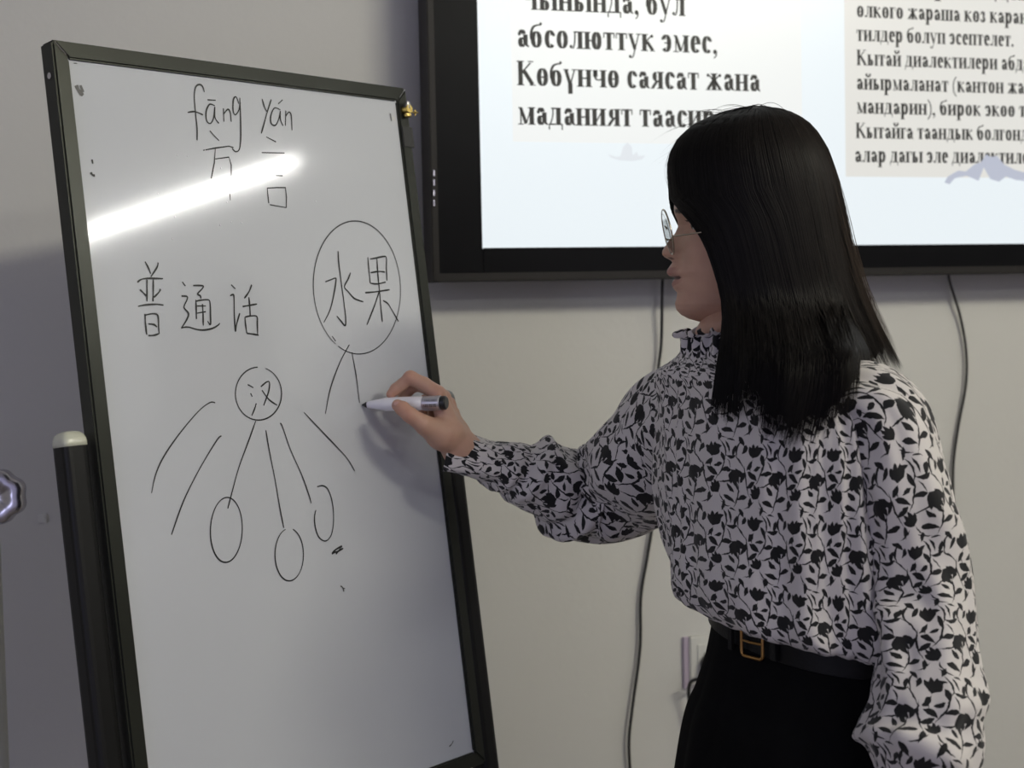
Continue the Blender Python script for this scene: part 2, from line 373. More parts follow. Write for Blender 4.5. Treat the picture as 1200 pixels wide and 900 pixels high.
# --- serif lettering built from pen strokes (thick uprights, thin crossings)
TK, TN = .30, .085
GL = {
 'а': (.86, [('v', .60, .12, .72), ('a', .38, .72, .23, .26, 5, 165), ('p', .20, .74, .10), ('a', .37, .27, .24, .26, 50, 325), ('k', .60, .14, .82, .03, .10), ('k', .6, .52, .42, .5, .07)]),
 'б': (.94, [('a', .46, .46, .35, .46, 0, 360), ('c', [(.12, .45), (.13, .85), (.28, 1.16), (.52, 1.27), (.72, 1.30), (.80, 1.42)], .17)]),
 'г': (.72, [('V', .24, 0, 1), ('h', .2, .66, .96), ('k', .64, .98, .64, .70, .07)]),
 'д': (.98, [('v', .68, .06, .98), ('c', [(.32, .98), (.30, .55), (.14, .06)], .09), ('h', .2, .84, .96), ('h', .02, .96, .05), ('k', .06, .08, .06, -.26, .08), ('k', .92, .08, .92, -.26, .08)]),
 'е': (.82, [('a', .44, .5, .34, .5, 0, 318), ('h', .14, .76, .54)]),
 'ж': (1.26, [('V', .63, 0, 1), ('k', .63, .52, .26, .90, .08), ('k', .63, .52, 1.0, .90, .08), ('k', .56, .54, .18, .05, .19), ('k', .70, .54, 1.08, .05, .19), ('p', .2, .88, .10), ('p', 1.06, .88, .10), ('s', .04, .34, .03), ('s', .92, 1.22, .03)]),
 'з': (.74, [('a', .34, .76, .24, .24, -80, 150), ('a', .34, .27, .28, .27, -150, 85), ('p', .14, .8, .08), ('p', .12, .22, .09)]),
 'и': (1.04, [('V', .24, 0, 1), ('V', .80, 0, 1), ('k', .26, .1, .78, .9, .08)]),
 'к': (.98, [('V', .24, 0, 1), ('k', .3, .52, .72, .90, .08), ('k', .42, .56, .82, .05, .20), ('p', .76, .88, .10), ('s', .64, .96, .03)]),
 'л': (.98, [('V', .74, 0, 1), ('c', [(.40, .97), (.38, .45), (.28, .06), (.12, .06)], .10), ('h', .3, .84, .96), ('p', .12, .12, .10)]),
 'м': (1.20, [('V', .96, 0, 1), ('k', .24, .04, .24, .95, .08), ('k', .24, .95, .58, .06, .20), ('k', .60, .06, .92, .95, .07), ('s', .06, .42, .03), ('s', .08, .30, .97)]),
 'н': (1.04, [('V', .24, 0, 1), ('V', .80, 0, 1), ('h', .24, .8, .5)]),
 'о': (.92, [('a', .46, .5, .36, .5, 0, 360)]),
 'ө': (.92, [('a', .46, .5, .36, .5, 0, 360), ('h', .16, .76, .5)]),
 'п': (1.04, [('V', .24, 0, 1), ('V', .80, 0, 1), ('h', .24, .8, .96)]),
 'р': (.96, [('V', .24, -.45, 1), ('a', .50, .5, .34, .5, -150, 150)]),
 'с': (.80, [('a', .44, .5, .34, .5, 35, 318), ('p', .68, .76, .10)]),
 'т': (.86, [('V', .43, 0, .98), ('h', .06, .80, .96), ('k', .08, .97, .08, .68, .07), ('k', .78, .97, .78, .68, .07)]),
 'у': (.92, [('k', .18, .96, .50, .08, .21), ('c', [(.76, .96), (.50, .10), (.34, -.36), (.14, -.38)], .09), ('p', .16, -.34, .10), ('s', .02, .38, .97), ('s', .58, .90, .97)]),
 'ү': (.92, [('k', .18, .96, .46, .10, .21), ('k', .76, .96, .47, .10, .09), ('v', .465, -.42, .2), ('s', .02, .38, .97), ('s', .58, .90, .97)]),
 'ч': (1.0, [('V', .76, 0, 1), ('c', [(.22, .98), (.22, .56), (.42, .42), (.74, .50)], .15), ('v', .22, .6, .98), ('s', .06, .38, .97)]),
 'ш': (1.46, [('V', .24, 0, 1), ('V', .73, 0, 1), ('V', 1.22, 0, 1), ('h', .24, 1.22, .04)]),
 'ы': (1.30, [('V', .24, 0, 1), ('V', 1.08, 0, 1), ('a', .44, .28, .26, .27, -120, 120), ('h', .24, .46, .54)]),
 'ь': (.84, [('V', .24, 0, 1), ('a', .44, .28, .30, .27, -120, 120), ('h', .24, .46, .54)]),
 'э': (.80, [('a', .36, .5, .34, .5, -140, 145), ('h', .24, .66, .52), ('p', .13, .78, .10)]),
 'ю': (1.30, [('V', .24, 0, 1), ('a', .88, .5, .32, .5, 0, 360), ('h', .24, .6, .5)]),
 'я': (.98, [('V', .74, 0, 1), ('a', .46, .72, .26, .26, 80, 280), ('h', .44, .74, .46), ('k', .5, .46, .18, .05, .17), ('s', .04, .28, .03)]),
 'К': (1.28, [('V', .28, 0, 1.4), ('k', .36, .72, .96, 1.3, .09), ('k', .52, .82, 1.08, .05, .24), ('s', .78, 1.14, 1.37), ('s', .88, 1.28, .03)]),
 'Ч': (1.26, [('V', .98, 0, 1.4), ('c', [(.28, 1.36), (.28, .8), (.5, .6), (.96, .7)], .2), ('v', .28, .85, 1.36), ('s', .08, .48, 1.37)]),
 ',': (.42, [('p', .20, .09, .14), ('c', [(.30, .10), (.28, -.12), (.12, -.28)], .09)]),
 '.': (.42, [('p', .20, .11, .14)]),
 '(': (.56, [('c', [(.48, 1.4), (.20, 1.0), (.13, .5), (.20, 0), (.48, -.4)], .13)]),
 ')': (.56, [('c', [(.08, 1.4), (.36, 1.0), (.43, .5), (.36, 0), (.08, -.4)], .13)]),
 ' ': (.42, []),
}
GL['й'] = (GL['и'][0], GL['и'][1] + [('c', [(.30, 1.46), (.36, 1.26), (.52, 1.18), (.68, 1.26), (.74, 1.46)], .22)])
def smooth_pts(pts, n=6):
    pts = [np.asarray(p, float) for p in pts]; out = []
    for i in range(len(pts) - 1):
        p0, p1, p2, p3 = pts[max(i - 1, 0)], pts[i], pts[i + 1], pts[min(i + 2, len(pts) - 1)]
        for k in range(n):
            t = k / n; out.append(.5 * (2 * p1 + (p2 - p0) * t + (2 * p0 - 5 * p1 + 4 * p2 - p3) * t * t + (3 * p1 - p0 - 3 * p2 + p3) * t ** 3))
    out.append(pts[-1]); return out
def ribbon2(pts, wf):
    V_, F_ = [], []; pts = [np.asarray(p, float) for p in pts]
    for i, p in enumerate(pts):
        t = pts[min(i + 1, len(pts) - 1)] - pts[max(i - 1, 0)]; l = np.linalg.norm(t) + 1e-9; t = t / l
        n = np.array([-t[1], t[0]]); w = wf(t, i / (len(pts) - 1)) / 2; V_ += [p + n * w, p - n * w]
    for i in range(len(pts) - 1): F_.append((2 * i, 2 * i + 1, 2 * i + 3, 2 * i + 2))
    return V_, F_
def glyph(ch):
    adv, ops = GL[ch]; V_, F_ = [], []
    def put(v, f):
        b_ = len(V_); V_.extend(v); F_.extend([tuple(i + b_ for i in q_) for q_ in f])
    def rect(x0, x1, y0, y1): put([(x0, y0), (x1, y0), (x1, y1), (x0, y1)], [(0, 1, 2, 3)])
    for o_ in ops:
        k = o_[0]
        if k in 'vV':
            rect(o_[1] - TK / 2, o_[1] + TK / 2, o_[2], o_[3])
            if k == 'V':
                for y in (o_[2], o_[3] - .06): rect(o_[1] - TK * .8, o_[1] + TK * .8, y, y + .06)
        elif k == 'h': rect(o_[1], o_[2], o_[3] - TN / 2, o_[3] + TN / 2)
        elif k == 's': rect(o_[1], o_[2], o_[3] - .03, o_[3] + .03)
        elif k == 'k': put(*ribbon2([(o_[1], o_[2]), (o_[3], o_[4])], lambda t, s, w=o_[5]: w * 1.05))
        elif k == 'c': put(*ribbon2(smooth_pts(o_[1]), lambda t, s, w=o_[2]: w * (.45 + .55 * abs(t[1]))))
        elif k == 'p':
            n = 10; put([(o_[1] + o_[3] * math.cos(2 * math.pi * i / n), o_[2] + o_[3] * math.sin(2 * math.pi * i / n)) for i in range(n)], [tuple(range(n))])
        elif k == 'a':
            _, cx, cy, rx, ry, a0, a1 = o_; n = max(8, int(abs(a1 - a0) / 15)); rx2, ry2 = rx - TK * .46, ry - TN / 2
            pts = [(cx + (rx - TK * .42) * math.cos(rad(a0 + (a1 - a0) * i / n)), cy + ry2 * math.sin(rad(a0 + (a1 - a0) * i / n))) for i in range(n + 1)]
            put(*ribbon2(pts, lambda t, s: TN + (TK - TN) * abs(t[1]) ** 1.6))
    return adv, V_, F_
def text_line(s, px0, px1, py, xh):
    """one line of display text: baseline starts at (px0,py), fills to px1; xh = x-height in metres"""
    u0, z0 = uz(scr(px0, py)); u1, _ = uz(scr(px1, py))
    tot = sum(GL[c][0] for c in s); sx = (u1 - u0) / tot; x = 0; bb = MB()
    for c in s:
        adv, V_, F_ = glyph(c)
        ok = [(u0 + (x + p[0]) * sx, z0 + p[1] * xh) for p in V_]
        bb.add([W0 + WD * a + WN * (SOFF + .0013) + UP * z for a, z in ok], F_); x += adv
    o = bb.build('text_line', M['text']); o.parent = screen
XL = .0268
for s, a, b_, y in (('Чынында, бул', 609, 803, 11), ('абсолюттук эмес,', 605, 841, 55), ('Көбүнчө саясат жана', 605, 891, 100), ('маданият таасир этет', 606, 899, 146)):
    text_line(s, a, b_, y, XL)
XR = .0182
for s, a, b_, y in (('жана ар кандай', 1003, 1212, -9), ('өлкөгө жараша көз каранды', 1003, 1226, 20), ('тилдер болуп эсептелет.', 1003, 1188, 48), ('Кытай диалектилери абдан', 1003, 1216, 76.5), ('айырмаланат (кантон жана', 1003, 1218, 105),
                    ('мандарин), бирок экөө тең'.replace('ң', 'н'), 1003, 1220, 133), ('Кытайга таандык болгондо', 1002, 1213, 162), ('алар дагы эле диалектилер', 1001, 1214, 190)):
    text_line(s, a, b_, y, XR)
def wash(name, pts, m, off):
    flat(name, [uz(scr(*p)) for p in pts][::-1], off, m, screen)
wash('mountain_wash', [(1106, 214), (1110, 207), (1122, 200), (1131, 201), (1141, 193), (1149, 190), (1155, 181), (1160, 184), (1168, 183), (1176, 193), (1188, 199), (1202, 203), (1222, 196), (1240, 188), (1262, 202), (1280, 212), (1235, 213), (1206, 213), (1190, 211), (1178, 207), (1170, 213), (1160, 210), (1152, 196), (1146, 212), (1132, 206), (1118, 209), (1112, 216)], M['mount'], .0020)
wash('ship_wash', [(712, 181), (722, 184), (727, 183), (730, 172), (735, 167), (740, 172), (741, 182), (746, 178), (748, 183), (756, 182), (752, 187), (740, 189), (726, 188), (716, 185)], M['ship'], .0012)

# ------------------------------------------------------------------ whiteboard on its easel
src = np.array([[0, 0], [1, 0], [1, 1], [0, 1]], float)
pts = np.array([[79, 70], [463, 119], [548, 883], [176, 1019]], float)
A = []
for (u, v), (x, y) in zip(src, pts):
    A.append([u, v, 1, 0, 0, 0, -x * u, -x * v, -x]); A.append([0, 0, 0, u, v, 1, -y * u, -y * v, -y])
Hm = np.linalg.svd(np.array(A))[2][-1].reshape(3, 3)
Mi = np.linalg.inv(np.array([[FPX, 0, 600], [0, FPX, 450], [0, 0, 1]])) @ Hm; Mi /= np.sign(Mi[2, 2]); Mi *= .86 / np.linalg.norm(Mi[:, 1])
FL = np.diag([1, -1, -1])
BO = CAM_POS + CR @ FL @ Mi[:, 2]                       # inner top left corner
BR = CR @ FL @ Mi[:, 0]; BW = np.linalg.norm(BR); BR = BR / BW
BD = CR @ FL @ Mi[:, 1]; BH = .86; BD = BD - BR * (BD @ BR); BD /= np.linalg.norm(BD)
BN = np.cross(BR, BD); BN = BN if BN @ (CAM_POS - BO) > 0 else -BN
BU = -BD
FW = .019
foot_v = BO[2] / -BD[2]
wb = empty('whiteboard_easel', tuple(BO + BD * foot_v + BR * BW / 2 - UP * 0.0), 'white magnetic board in dark frame on black easel with handwritten characters', 'whiteboard')
def bx(name, x0, x1, y0, y1, z0, z1, m, bev=0, par=None, smooth=False):   # x along the board, y out of it, z upwards along it from the top corner
    return MB().box(BO, BR, BN, BU, x0, x1, y0, y1, z0, z1).build(name, M[m], par or wb, bevel=bev)
panel = bx('writing_surface', -.004, BW + .004, -.010, 0, -BH - .004, .004, 'board')
bx('backing', -.004, BW + .004, -.014, -.010, -BH - .004, .004, 'post')
def mitre(name, quad):   # quad: four (x,z) corners; profile slopes inwards
    v = [BO + BR * x + BU * z + BN * y for y, qd in ((-.020, quad[0]), (.0045, quad[0])) for x, z in qd]
    outer_in = quad[1]
    v += [BO + BR * x + BU * z + BN * .0045 for x, z in outer_in]
    bb = MB(); bb.add(v[:8], [(0, 1, 2, 3), (4, 5, 6, 7), (0, 1, 5, 4), (1, 2, 6, 5), (2, 3, 7, 6), (3, 0, 4, 7)])
    return bb.build(name, M['frame'], wb, bevel=.0022)
g_ = .00015
X0, X1, Z0, Z1 = -FW, BW + FW, FW, -BH - FW
mitre('frame_rail', ([(X0 + g_, Z0), (X1 - g_, Z0), (BW, 0), (0, 0)], []))
mitre('frame_rail', ([(X0 + g_, Z1), (X1 - g_, Z1), (BW, -BH), (0, -BH)], []))
mitre('frame_rail', ([(X0, Z0 - g_), (X0, Z1 + g_), (0, -BH), (0, 0)], []))
mitre('frame_rail', ([(X1, Z0 - g_), (X1, Z1 + g_), (BW, -BH), (BW, 0)], []))
bx('tray', .12, BW - .02, .004, .05, -BH - FW - .012, -BH - FW - .002, 'frame', .002)
# easel legs in the plane of the board, with domed caps
def board_uv(px, py, off=0.0):
    p = hit(px, py, BO + BN * off, BN) - BO; return float(p @ BR), float(p @ BU)
PW, LEGY = .0145, -.012
def leg(cx, ztop, capm):
    bot = -foot_v
    n = 20; ring = []
    for k in range(n):     # rounded square section
        a = 2 * math.pi * (k + .5) / n; c, s = math.cos(a), math.sin(a); e = .45
        ring.append((math.copysign(abs(c) ** e, c) * PW, math.copysign(abs(s) ** e, s) * PW))
    def sect(z, sc=1): return [BO + BR * (cx + x * sc) + BN * (LEGY + y * sc) + BU * z for x, y in ring]
    f = [(k, (k + 1) % n, n + (k + 1) % n, n + k) for k in range(n)]
    b1 = MB(); b1.add(sect(ztop) + sect(bot + .03), f + [tuple(range(n)), tuple(range(n, 2 * n))]); lg = b1.build('leg', M['post'], wb)
    b2 = MB(); rings = [(0, 1.03), (.004, 1.03), (.008, .99), (.012, .86), (.0148, .62), (.016, .3), (.0163, .02)]; v = []; ff = []
    for h, s in rings: v += sect(ztop + h, s)
    for i in range(len(rings) - 1): ff += [(i * n + k, i * n + (k + 1) % n, (i + 1) * n + (k + 1) % n, (i + 1) * n + k) for k in range(n)]
    ff.append(tuple(range((len(rings) - 1) * n, len(rings) * n))); ff.append(tuple(range(n)))
    b2.add(v, ff); c_ = b2.build('end_cap', M[capm], None, smooth=True); c_.parent = lg
    b3 = MB(); b3.add(sect(bot + .03, 1.15) + sect(bot + .002, 1.15), f + [tuple(range(n)), tuple(range(n, 2 * n))]); c_ = b3.build('rubber_foot', M['post'], None); c_.parent = lg
    return lg
uL, vL = board_uv(91, 522, LEGY + PW); uR, vR = board_uv(527, 470, LEGY + PW)
leg(uL, vL, 'cap'); leg(uR, vR, 'capg')
bx('brace', uL, uR, LEGY - .006, LEGY + .006, -BH - .20, -BH - .175, 'post', .002)
for u in (uL, uR):     # rear legs, hinged behind the board
    top = BO + BR * (u * .94 + .02) + BU * (-.42) - BN * .03; fl = BO + BR * (u * .94 + .02) + BD * foot_v
    shift = BR * (.13 if u < .3 else -.06); top = top + shift; fl = fl + shift
    back = -BN.copy(); back[2] = 0; back /= np.linalg.norm(back); fl = np.array([fl[0], fl[1], .011]) + back * (.42 if u > .3 else .30)
    # keep clear of the wall
    dist = (fl - W0) @ WN
    if dist < .06: fl = fl + WN * (.06 - dist)
    MB().tube([top, fl], .010, 14).build('rear_leg', M['post'], wb)
# small fixtures on the frame
c = BO + BR * (BW + FW * .55) + BU * (-.012) + BN * .008
b = MB(); b.tube([c - BN * .004, c + BN * .007], .0055, 14); b.tube([c + BN * .002 - BU * .006, c + BN * .002 - BU * .010], .005, 10); b.build('brass_screw', M['brass'], wb)
MB().tube([c + BN * .002 + BU * .002, c + BN * .004 + BU * .010], [.0055, .003], 14).build('chrome_ferrule', M['chrome'], wb)
e_ = P(490, 132, 1.93)
b = MB(); b.tube([c + BN * .003, c * .5 + e_ * .5 - UP * .0012, e_], .0009, 8); b.ball(e_ + np.array([-.004, 0, .0]), .0022, 10); b.tube([e_ + np.array([-.004, 0, .004]), e_ + np.array([-.004, 0, -.004])], .0007, 6); b.build('brass_hook', M['brass'], wb)
MB().box(BO, BR, BN, BU, BW + .001, BW + FW + .002, .0035, .0062, -.062, -.034).build('tape_strip', M['slot'], wb, bevel=.001)
c = BO + BR * (-FW) + BU * (-.018) - BN * .006
MB().tube([c - BR * .0015, c + BR * .001], .0035, 12).build('rivet', M['chrome'], wb)

for cx_, cz_, sx_ in ((0, 0, -1), (BW, 0, 1)):       # worn, bare edges at the two upper mitres
    a_1 = BO + BR * (cx_ + sx_ * .004) + BU * .004 + BN * .0047; a_2 = BO + BR * (cx_ + sx_ * .016) + BU * .0165 + BN * .0047
    MB().tube([a_1, a_2], .0006, 6).build('bare_edge', M['chrome'], wb)
spk = MB()  # white beads standing in for the glints of water drops
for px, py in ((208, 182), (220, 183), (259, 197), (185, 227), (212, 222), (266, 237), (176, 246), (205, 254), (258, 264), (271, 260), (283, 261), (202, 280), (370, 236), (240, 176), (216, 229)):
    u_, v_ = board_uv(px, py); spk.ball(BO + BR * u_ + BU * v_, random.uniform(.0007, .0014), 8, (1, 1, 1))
sp_ = spk.build('glint_specks', M['pen'], None, smooth=True); sp_.parent = panel; sp_['kind'] = 'stuff'
# --- handwriting: every character or drawing is a thin raised layer of ink on the board
def z6(l, ox, oy, s): return [[(x / s + ox, y / s + oy) for x, y in st] for st in l]
def ellipse(cx, cy, rx, ry, a0=0, a1=360, tilt=0, n=40):
    o = []
    for i in range(n + 1):
        a = rad(a0 + (a1 - a0) * i / n); x, y = rx * math.cos(a), ry * math.sin(a); t = rad(tilt)
        o.append((cx + x * math.cos(t) - y * math.sin(t), cy + x * math.sin(t) + y * math.cos(t)))
    return o
def ink(name, strokes, w=.0024, label=None, curved=True, m='ink'):
    bb = MB()
    for st in strokes:
        p = [board_uv(*q_) for q_ in st]
        if curved and len(p) > 2: p = smooth_pts(p, 5)
        ph = random.random() * 6
        V_, F_ = ribbon2(p, lambda t, s: w * (.88 + .16 * math.sin(9 * s + ph)) * (.75 + .25 * min(1, 8 * s, 8 * (1 - s))))
        bb.add([BO + BR * u + BU * z + BN * .0005 for u, z in V_], F_)
    o = bb.build(name, M[m]); o.parent = panel
    if label: o['label'] = label
    return o
S4 = (180, 60, 3.75); S6 = (140, 290, 6.0); S5 = (360, 240, 5.625); S7 = (160, 400, 3.0)
ink('pinyin_word', z6([[(222, 180), (214, 155), (200, 147), (184, 158), (178, 200), (184, 280), (190, 340), (190, 392)], [(148, 270), (180, 266), (216, 280)],
    [(268, 240), (245, 234), (230, 265), (232, 305), (248, 318), (262, 295), (268, 248)], [(268, 244), (268, 290), (286, 318)], [(236, 214), (272, 216)],
    [(306, 252), (308, 310)], [(308, 275), (325, 256), (336, 270), (340, 310)],
    [(374, 232), (362, 202), (350, 212), (348, 260), (358, 280), (374, 258), (380, 225)], [(378, 205), (381, 290), (382, 380), (376, 430), (360, 442), (344, 428)]], *S4), .0021, 'pinyin fang with a long looped g')
ink('pinyin_word', z6([[(476, 210), (488, 250), (500, 268)], [(516, 212), (500, 262), (484, 320), (472, 362)],
    [(556, 258), (530, 250), (514, 285), (516, 318), (534, 326), (548, 300), (556, 262)], [(556, 262), (556, 300), (568, 328)], [(546, 232), (566, 214)],
    [(580, 262), (578, 328)], [(580, 285), (594, 268), (604, 285), (607, 348)]], *S4), .0021, 'pinyin yan with a rising accent')
ink('chinese_character', z6([[(246, 350), (262, 368), (287, 394)], [(217, 436), (270, 426), (330, 418), (350, 424)], [(270, 430), (266, 490), (252, 560)], [(270, 474), (330, 466), (340, 500), (340, 548)], [(334, 628), (336, 656)]], *S4), .0019, 'upper left character, partly lost in the lamp glare', curved=False)
ink('chinese_character', z6([[(494, 377), (537, 399)], [(474, 446), (574, 448)], [(536, 547), (566, 548)], [(498, 600), (502, 640), (505, 668)], [(498, 602), (540, 600), (578, 600), (583, 640), (582, 688)], [(510, 675), (582, 688)]], *S4), .0020, 'upper right character of short bars above a small square', curved=False)
ink('chinese_character', z6([[(178, 100), (200, 140), (218, 185)], [(270, 106), (262, 140), (218, 208)], [(124, 246), (150, 226), (200, 218), (305, 220)], [(192, 228), (192, 300), (192, 380)], [(236, 226), (236, 300), (234, 380)],
    [(142, 296), (165, 318), (188, 342)], [(287, 292), (276, 315), (240, 352)], [(128, 415), (180, 404), (260, 400), (308, 406)],
    [(178, 468), (182, 540), (190, 614)], [(180, 476), (230, 466), (262, 472), (272, 500), (274, 560), (278, 606)], [(202, 538), (240, 542), (262, 560)], [(202, 620), (240, 618), (278, 606)]], *S6), .0022, 'first large character of the middle row')
ink('chinese_character', z6([[(440, 242), (462, 272)], [(434, 342), (472, 345), (474, 365), (454, 410), (456, 430), (484, 465), (470, 510), (434, 566)], [(432, 566), (480, 560), (540, 576), (590, 581), (650, 570), (690, 548), (704, 532)],
    [(516, 268), (584, 270), (580, 290), (548, 326), (566, 340), (572, 360)], [(536, 368), (538, 430), (540, 504)], [(536, 378), (580, 370), (626, 370), (636, 400), (638, 470), (638, 542), (618, 518)], [(544, 412), (606, 412)], [(544, 462), (606, 452)], [(582, 398), (586, 470), (588, 550)]], *S6), .0022, 'second large character of the middle row')
ink('chinese_character', z6([[(784, 262), (814, 292)], [(776, 340), (798, 332), (804, 360), (806, 480), (814, 592)], [(814, 592), (822, 540), (844, 462)], [(928, 262), (910, 310), (876, 358)], [(864, 416), (910, 408), (966, 398)], [(908, 350), (914, 410), (918, 482)],
    [(880, 488), (886, 550), (894, 604)], [(882, 490), (920, 482), (964, 486), (968, 540), (970, 612)], [(894, 604), (940, 610), (978, 618)]], *S6), .0022, 'third large character of the middle row')
ink('chinese_character', z6([[(202, 306), (206, 380), (224, 520), (240, 640), (252, 750), (248, 796), (222, 768), (194, 734)], [(118, 508), (150, 496), (184, 484), (188, 500), (176, 580), (150, 690), (108, 776)], [(284, 448), (268, 490), (244, 540), (270, 574), (310, 618), (368, 640)]], *S5), .0023, 'character with hooked upright stroke inside the large circle')
ink('chinese_character', z6([[(398, 346), (404, 420), (414, 518)], [(412, 358), (450, 352), (504, 341), (520, 352), (520, 420), (524, 500)], [(416, 448), (470, 440), (510, 444)], [(416, 518), (460, 522), (516, 510)], [(458, 352), (464, 460), (476, 580), (484, 680), (494, 772)],
    [(380, 580), (450, 574), (542, 560)], [(472, 574), (440, 670), (392, 792)], [(498, 632), (530, 652), (560, 700), (600, 770)]], *S5), .0023, 'boxed character on the right inside the large circle')
ink('drawn_circle', [ellipse(418, 337, 51, 78, 124, 480, -3, 60)], .0016, 'large circle around two characters')
ink('drawn_line', [[(409, 404), (398, 425), (387, 455), (381, 485)], [(389, 394), (393, 400)]], .0018, 'left line below the large circle')
ink('drawn_line', [[(412, 413), (417, 440), (421, 472)]], .0018, 'line being drawn under the large circle')
ink('drawn_circle', [z6([ellipse(428, 184, 81, 93, -72, 268, 0, 44)], *S7)[0]], .0018, 'small circle around one character')
ink('chinese_character', z6([[(390, 152), (410, 163)], [(400, 183), (406, 195)], [(420, 218), (414, 238), (404, 262)], [(436, 160), (455, 144), (466, 144), (464, 175), (446, 226)], [(440, 172), (465, 205), (494, 225)]], *S7), .0020, 'small character inside the small circle')
ink('drawn_line', z6([[(418, 280), (395, 345), (360, 440), (335, 530), (320, 588)]], *S7), .0018)
ink('drawn_line', z6([[(276, 216), (256, 216), (215, 248), (150, 325), (95, 405), (66, 470), (52, 534)]], *S7), .0018)
ink('drawn_line', z6([[(298, 332), (280, 350), (220, 450), (165, 560), (122, 680)]], *S7), .0018)
ink('drawn_line', z6([[(454, 313), (465, 380), (485, 480), (502, 580), (517, 656)]], *S7), .0018)
ink('drawn_line', z6([[(504, 288), (512, 300), (540, 380), (580, 470), (605, 540), (613, 570)]], *S7), .0018)
ink('drawn_line', z6([[(588, 250), (640, 305), (700, 368), (740, 412), (766, 456)]], *S7), .0018)
ink('drawn_oval', [z6([ellipse(315, 663, 56, 114, -112, 262, 2, 44)], *S7)[0]], .0018)
ink('drawn_oval', [z6([ellipse(536, 750, 50, 92, -75, 255, 0, 44)], *S7)[0]], .0018)
ink('drawn_oval', z6([[(634, 511), (656, 508), (674, 524), (688, 570), (692, 630), (684, 680), (664, 702), (640, 688), (627, 650), (625, 615), (630, 593)]], *S7), .0018)
ink('scribble', z6([[(686, 748), (700, 732), (722, 720)], [(700, 748), (712, 735), (726, 728)], [(690, 744), (714, 736)]], *S7), .0028, 'short black scribble near the lowest oval')
ink('smudge', z6([[(716, 860), (724, 866), (728, 880)], [(722, 866), (732, 870)]], *S7), .0020, m='smudge')
ink('smudge', [[(89, 100), (92, 106), (97, 112)], [(94, 100), (97, 108)]], .0052, 'grey oval smudge in the upper left corner', m='smudge')
ink('smudge', [[(107.5, 187), (108.5, 192)], [(106, 202), (108, 205), (111, 206)]], .0030, 'two black dots near the left edge')
ink('smudge', [[(86, 74), (90, 74.5)]], .0015); ink('smudge', [[(457, 133), (458.5, 142)]], .0030, m='smudge')
ink('smudge', [[(526, 875), (529, 872), (531, 868)]], .0014)

# ------------------------------------------------------------------ cables and socket
def wall_cable(name, pts, r, label, group=None, closed=None):
    p3 = []
    for (px, py, off) in pts: p3.append(wall_pt(px, py, off))
    p3 = smooth_pts(p3, 8)
    return tag(MB().tube(p3, r, 10).build(name, M['cable'], smooth=True), label, 'cable', group)
wall_cable('power_cable', [(777, 318, .03), (776, 340, .022), (775, 400, .012), (771, 440, .010), (768, 520, .008), (766, 600, .008), (759, 650, .007), (751, 700, .007), (750, 760, .008), (741, 830, .010), (737, 870, .010), (739, 915, .008), (743, 1000, .007)], .0026, 'thin black cable hanging from the display behind the outstretched arm')
wall_cable('power_cable', [(1111, 314, .03), (1113, 330, .020), (1125, 370, .010), (1132, 410, .008), (1132, 450, .008), (1123, 500, .007), (1117, 550, .007), (1118, 620, .007), (1119, 690, .007), (1116, 800, .008), (1114, 960, .008)], .0024, 'thin black cable hanging from the display right of the woman')
sp = wall_pt(806, 773)
so = empty('wall_socket', tuple(sp), 'white double socket on the wall beside the black skirt', 'socket')
MB().box(sp, WD, WN, UP, 0, .086, -.001, .010, -.043, .040).build('plate', M['plate'], so, bevel=.002)
MB().box(sp, WD, WN, UP, -.010, 0, -.001, .006, -.048, .040).build('side_strip', M['plateside'], so, bevel=.001)
MB().box(sp, WD, WN, UP, .013, .073, .009, .012, -.030, .027).build('face_insert', M['plate'], so, bevel=.001)
for x, z in ((.026, .008), (.042, .014), (.058, .008), (.034, -.016), (.050, -.016)):
    MB().box(sp, WD, WN, UP, x - .0012, x + .0012, .011, .0125, z - .004, z + .004).build('slot', M['slot'], so)
pl = sp + WD * .034 + UP * -.006 + WN * .013
pt_ = empty('plug', tuple(pl), 'black plug pushed into the wall socket, cord hanging down', 'plug')
MB().tube([pl, pl + WN * .012, pl + WN * .026, pl + WN * .034], [.017, .018, .014, .008], 18).build('body', M['cable'], pt_, smooth=True)
cpts = [pl + WN * .032, pl + WN * .044 - WD * .006 - UP * .006, pl + WN * .042 - WD * .022 - UP * .014, wall_pt(809, 800, .035), wall_pt(808, 830, .02), wall_pt(811, 880, .012), wall_pt(812, 1000, .008)]
MB().tube(smooth_pts(cpts, 8), .0030, 10).build('cord', M['cable'], pt_, smooth=True)

# ------------------------------------------------------------------ ceiling lamps
def tube_lamp(name, a, b, label):
    a, b = np.asarray(a, float), np.asarray(b, float); d = b - a; L = np.linalg.norm(d); d /= L; s = np.cross(d, UP)
    mid = (a + b) / 2; t = empty(name, (mid[0], mid[1], CEIL), label, 'lamp', None)
    MB().box((a[0], a[1], 0), d, s, UP, -.04, L + .04, -.035, .035, CEIL - .045, CEIL).build('housing', M['lamp'], t, bevel=.004)
    MB().tube([a, b], .014, 14).build('tube', M['tube'], t, smooth=True)
    for e in (a, b): MB().tube([e - d * .02, e + d * .02], .018, 12).build('end_socket', M['lamp'], t)
def mirror_to_ceiling(px, py, h):
    p = hit(px, py, BO, BN); r = p - CAM_POS; r = r / np.linalg.norm(r); r = r - 2 * (r @ BN) * BN; return p + r * ((h - p[2]) / r[2])
A_, B_ = mirror_to_ceiling(352, 187, 2.74), mirror_to_ceiling(100, 274, 2.74)
dA = (B_ - A_) / np.linalg.norm(B_ - A_)
tube_lamp('ceiling_tube_lamp', A_, A_ + dA * 1.5, 'lit fluorescent tube lamp on the ceiling to the right')
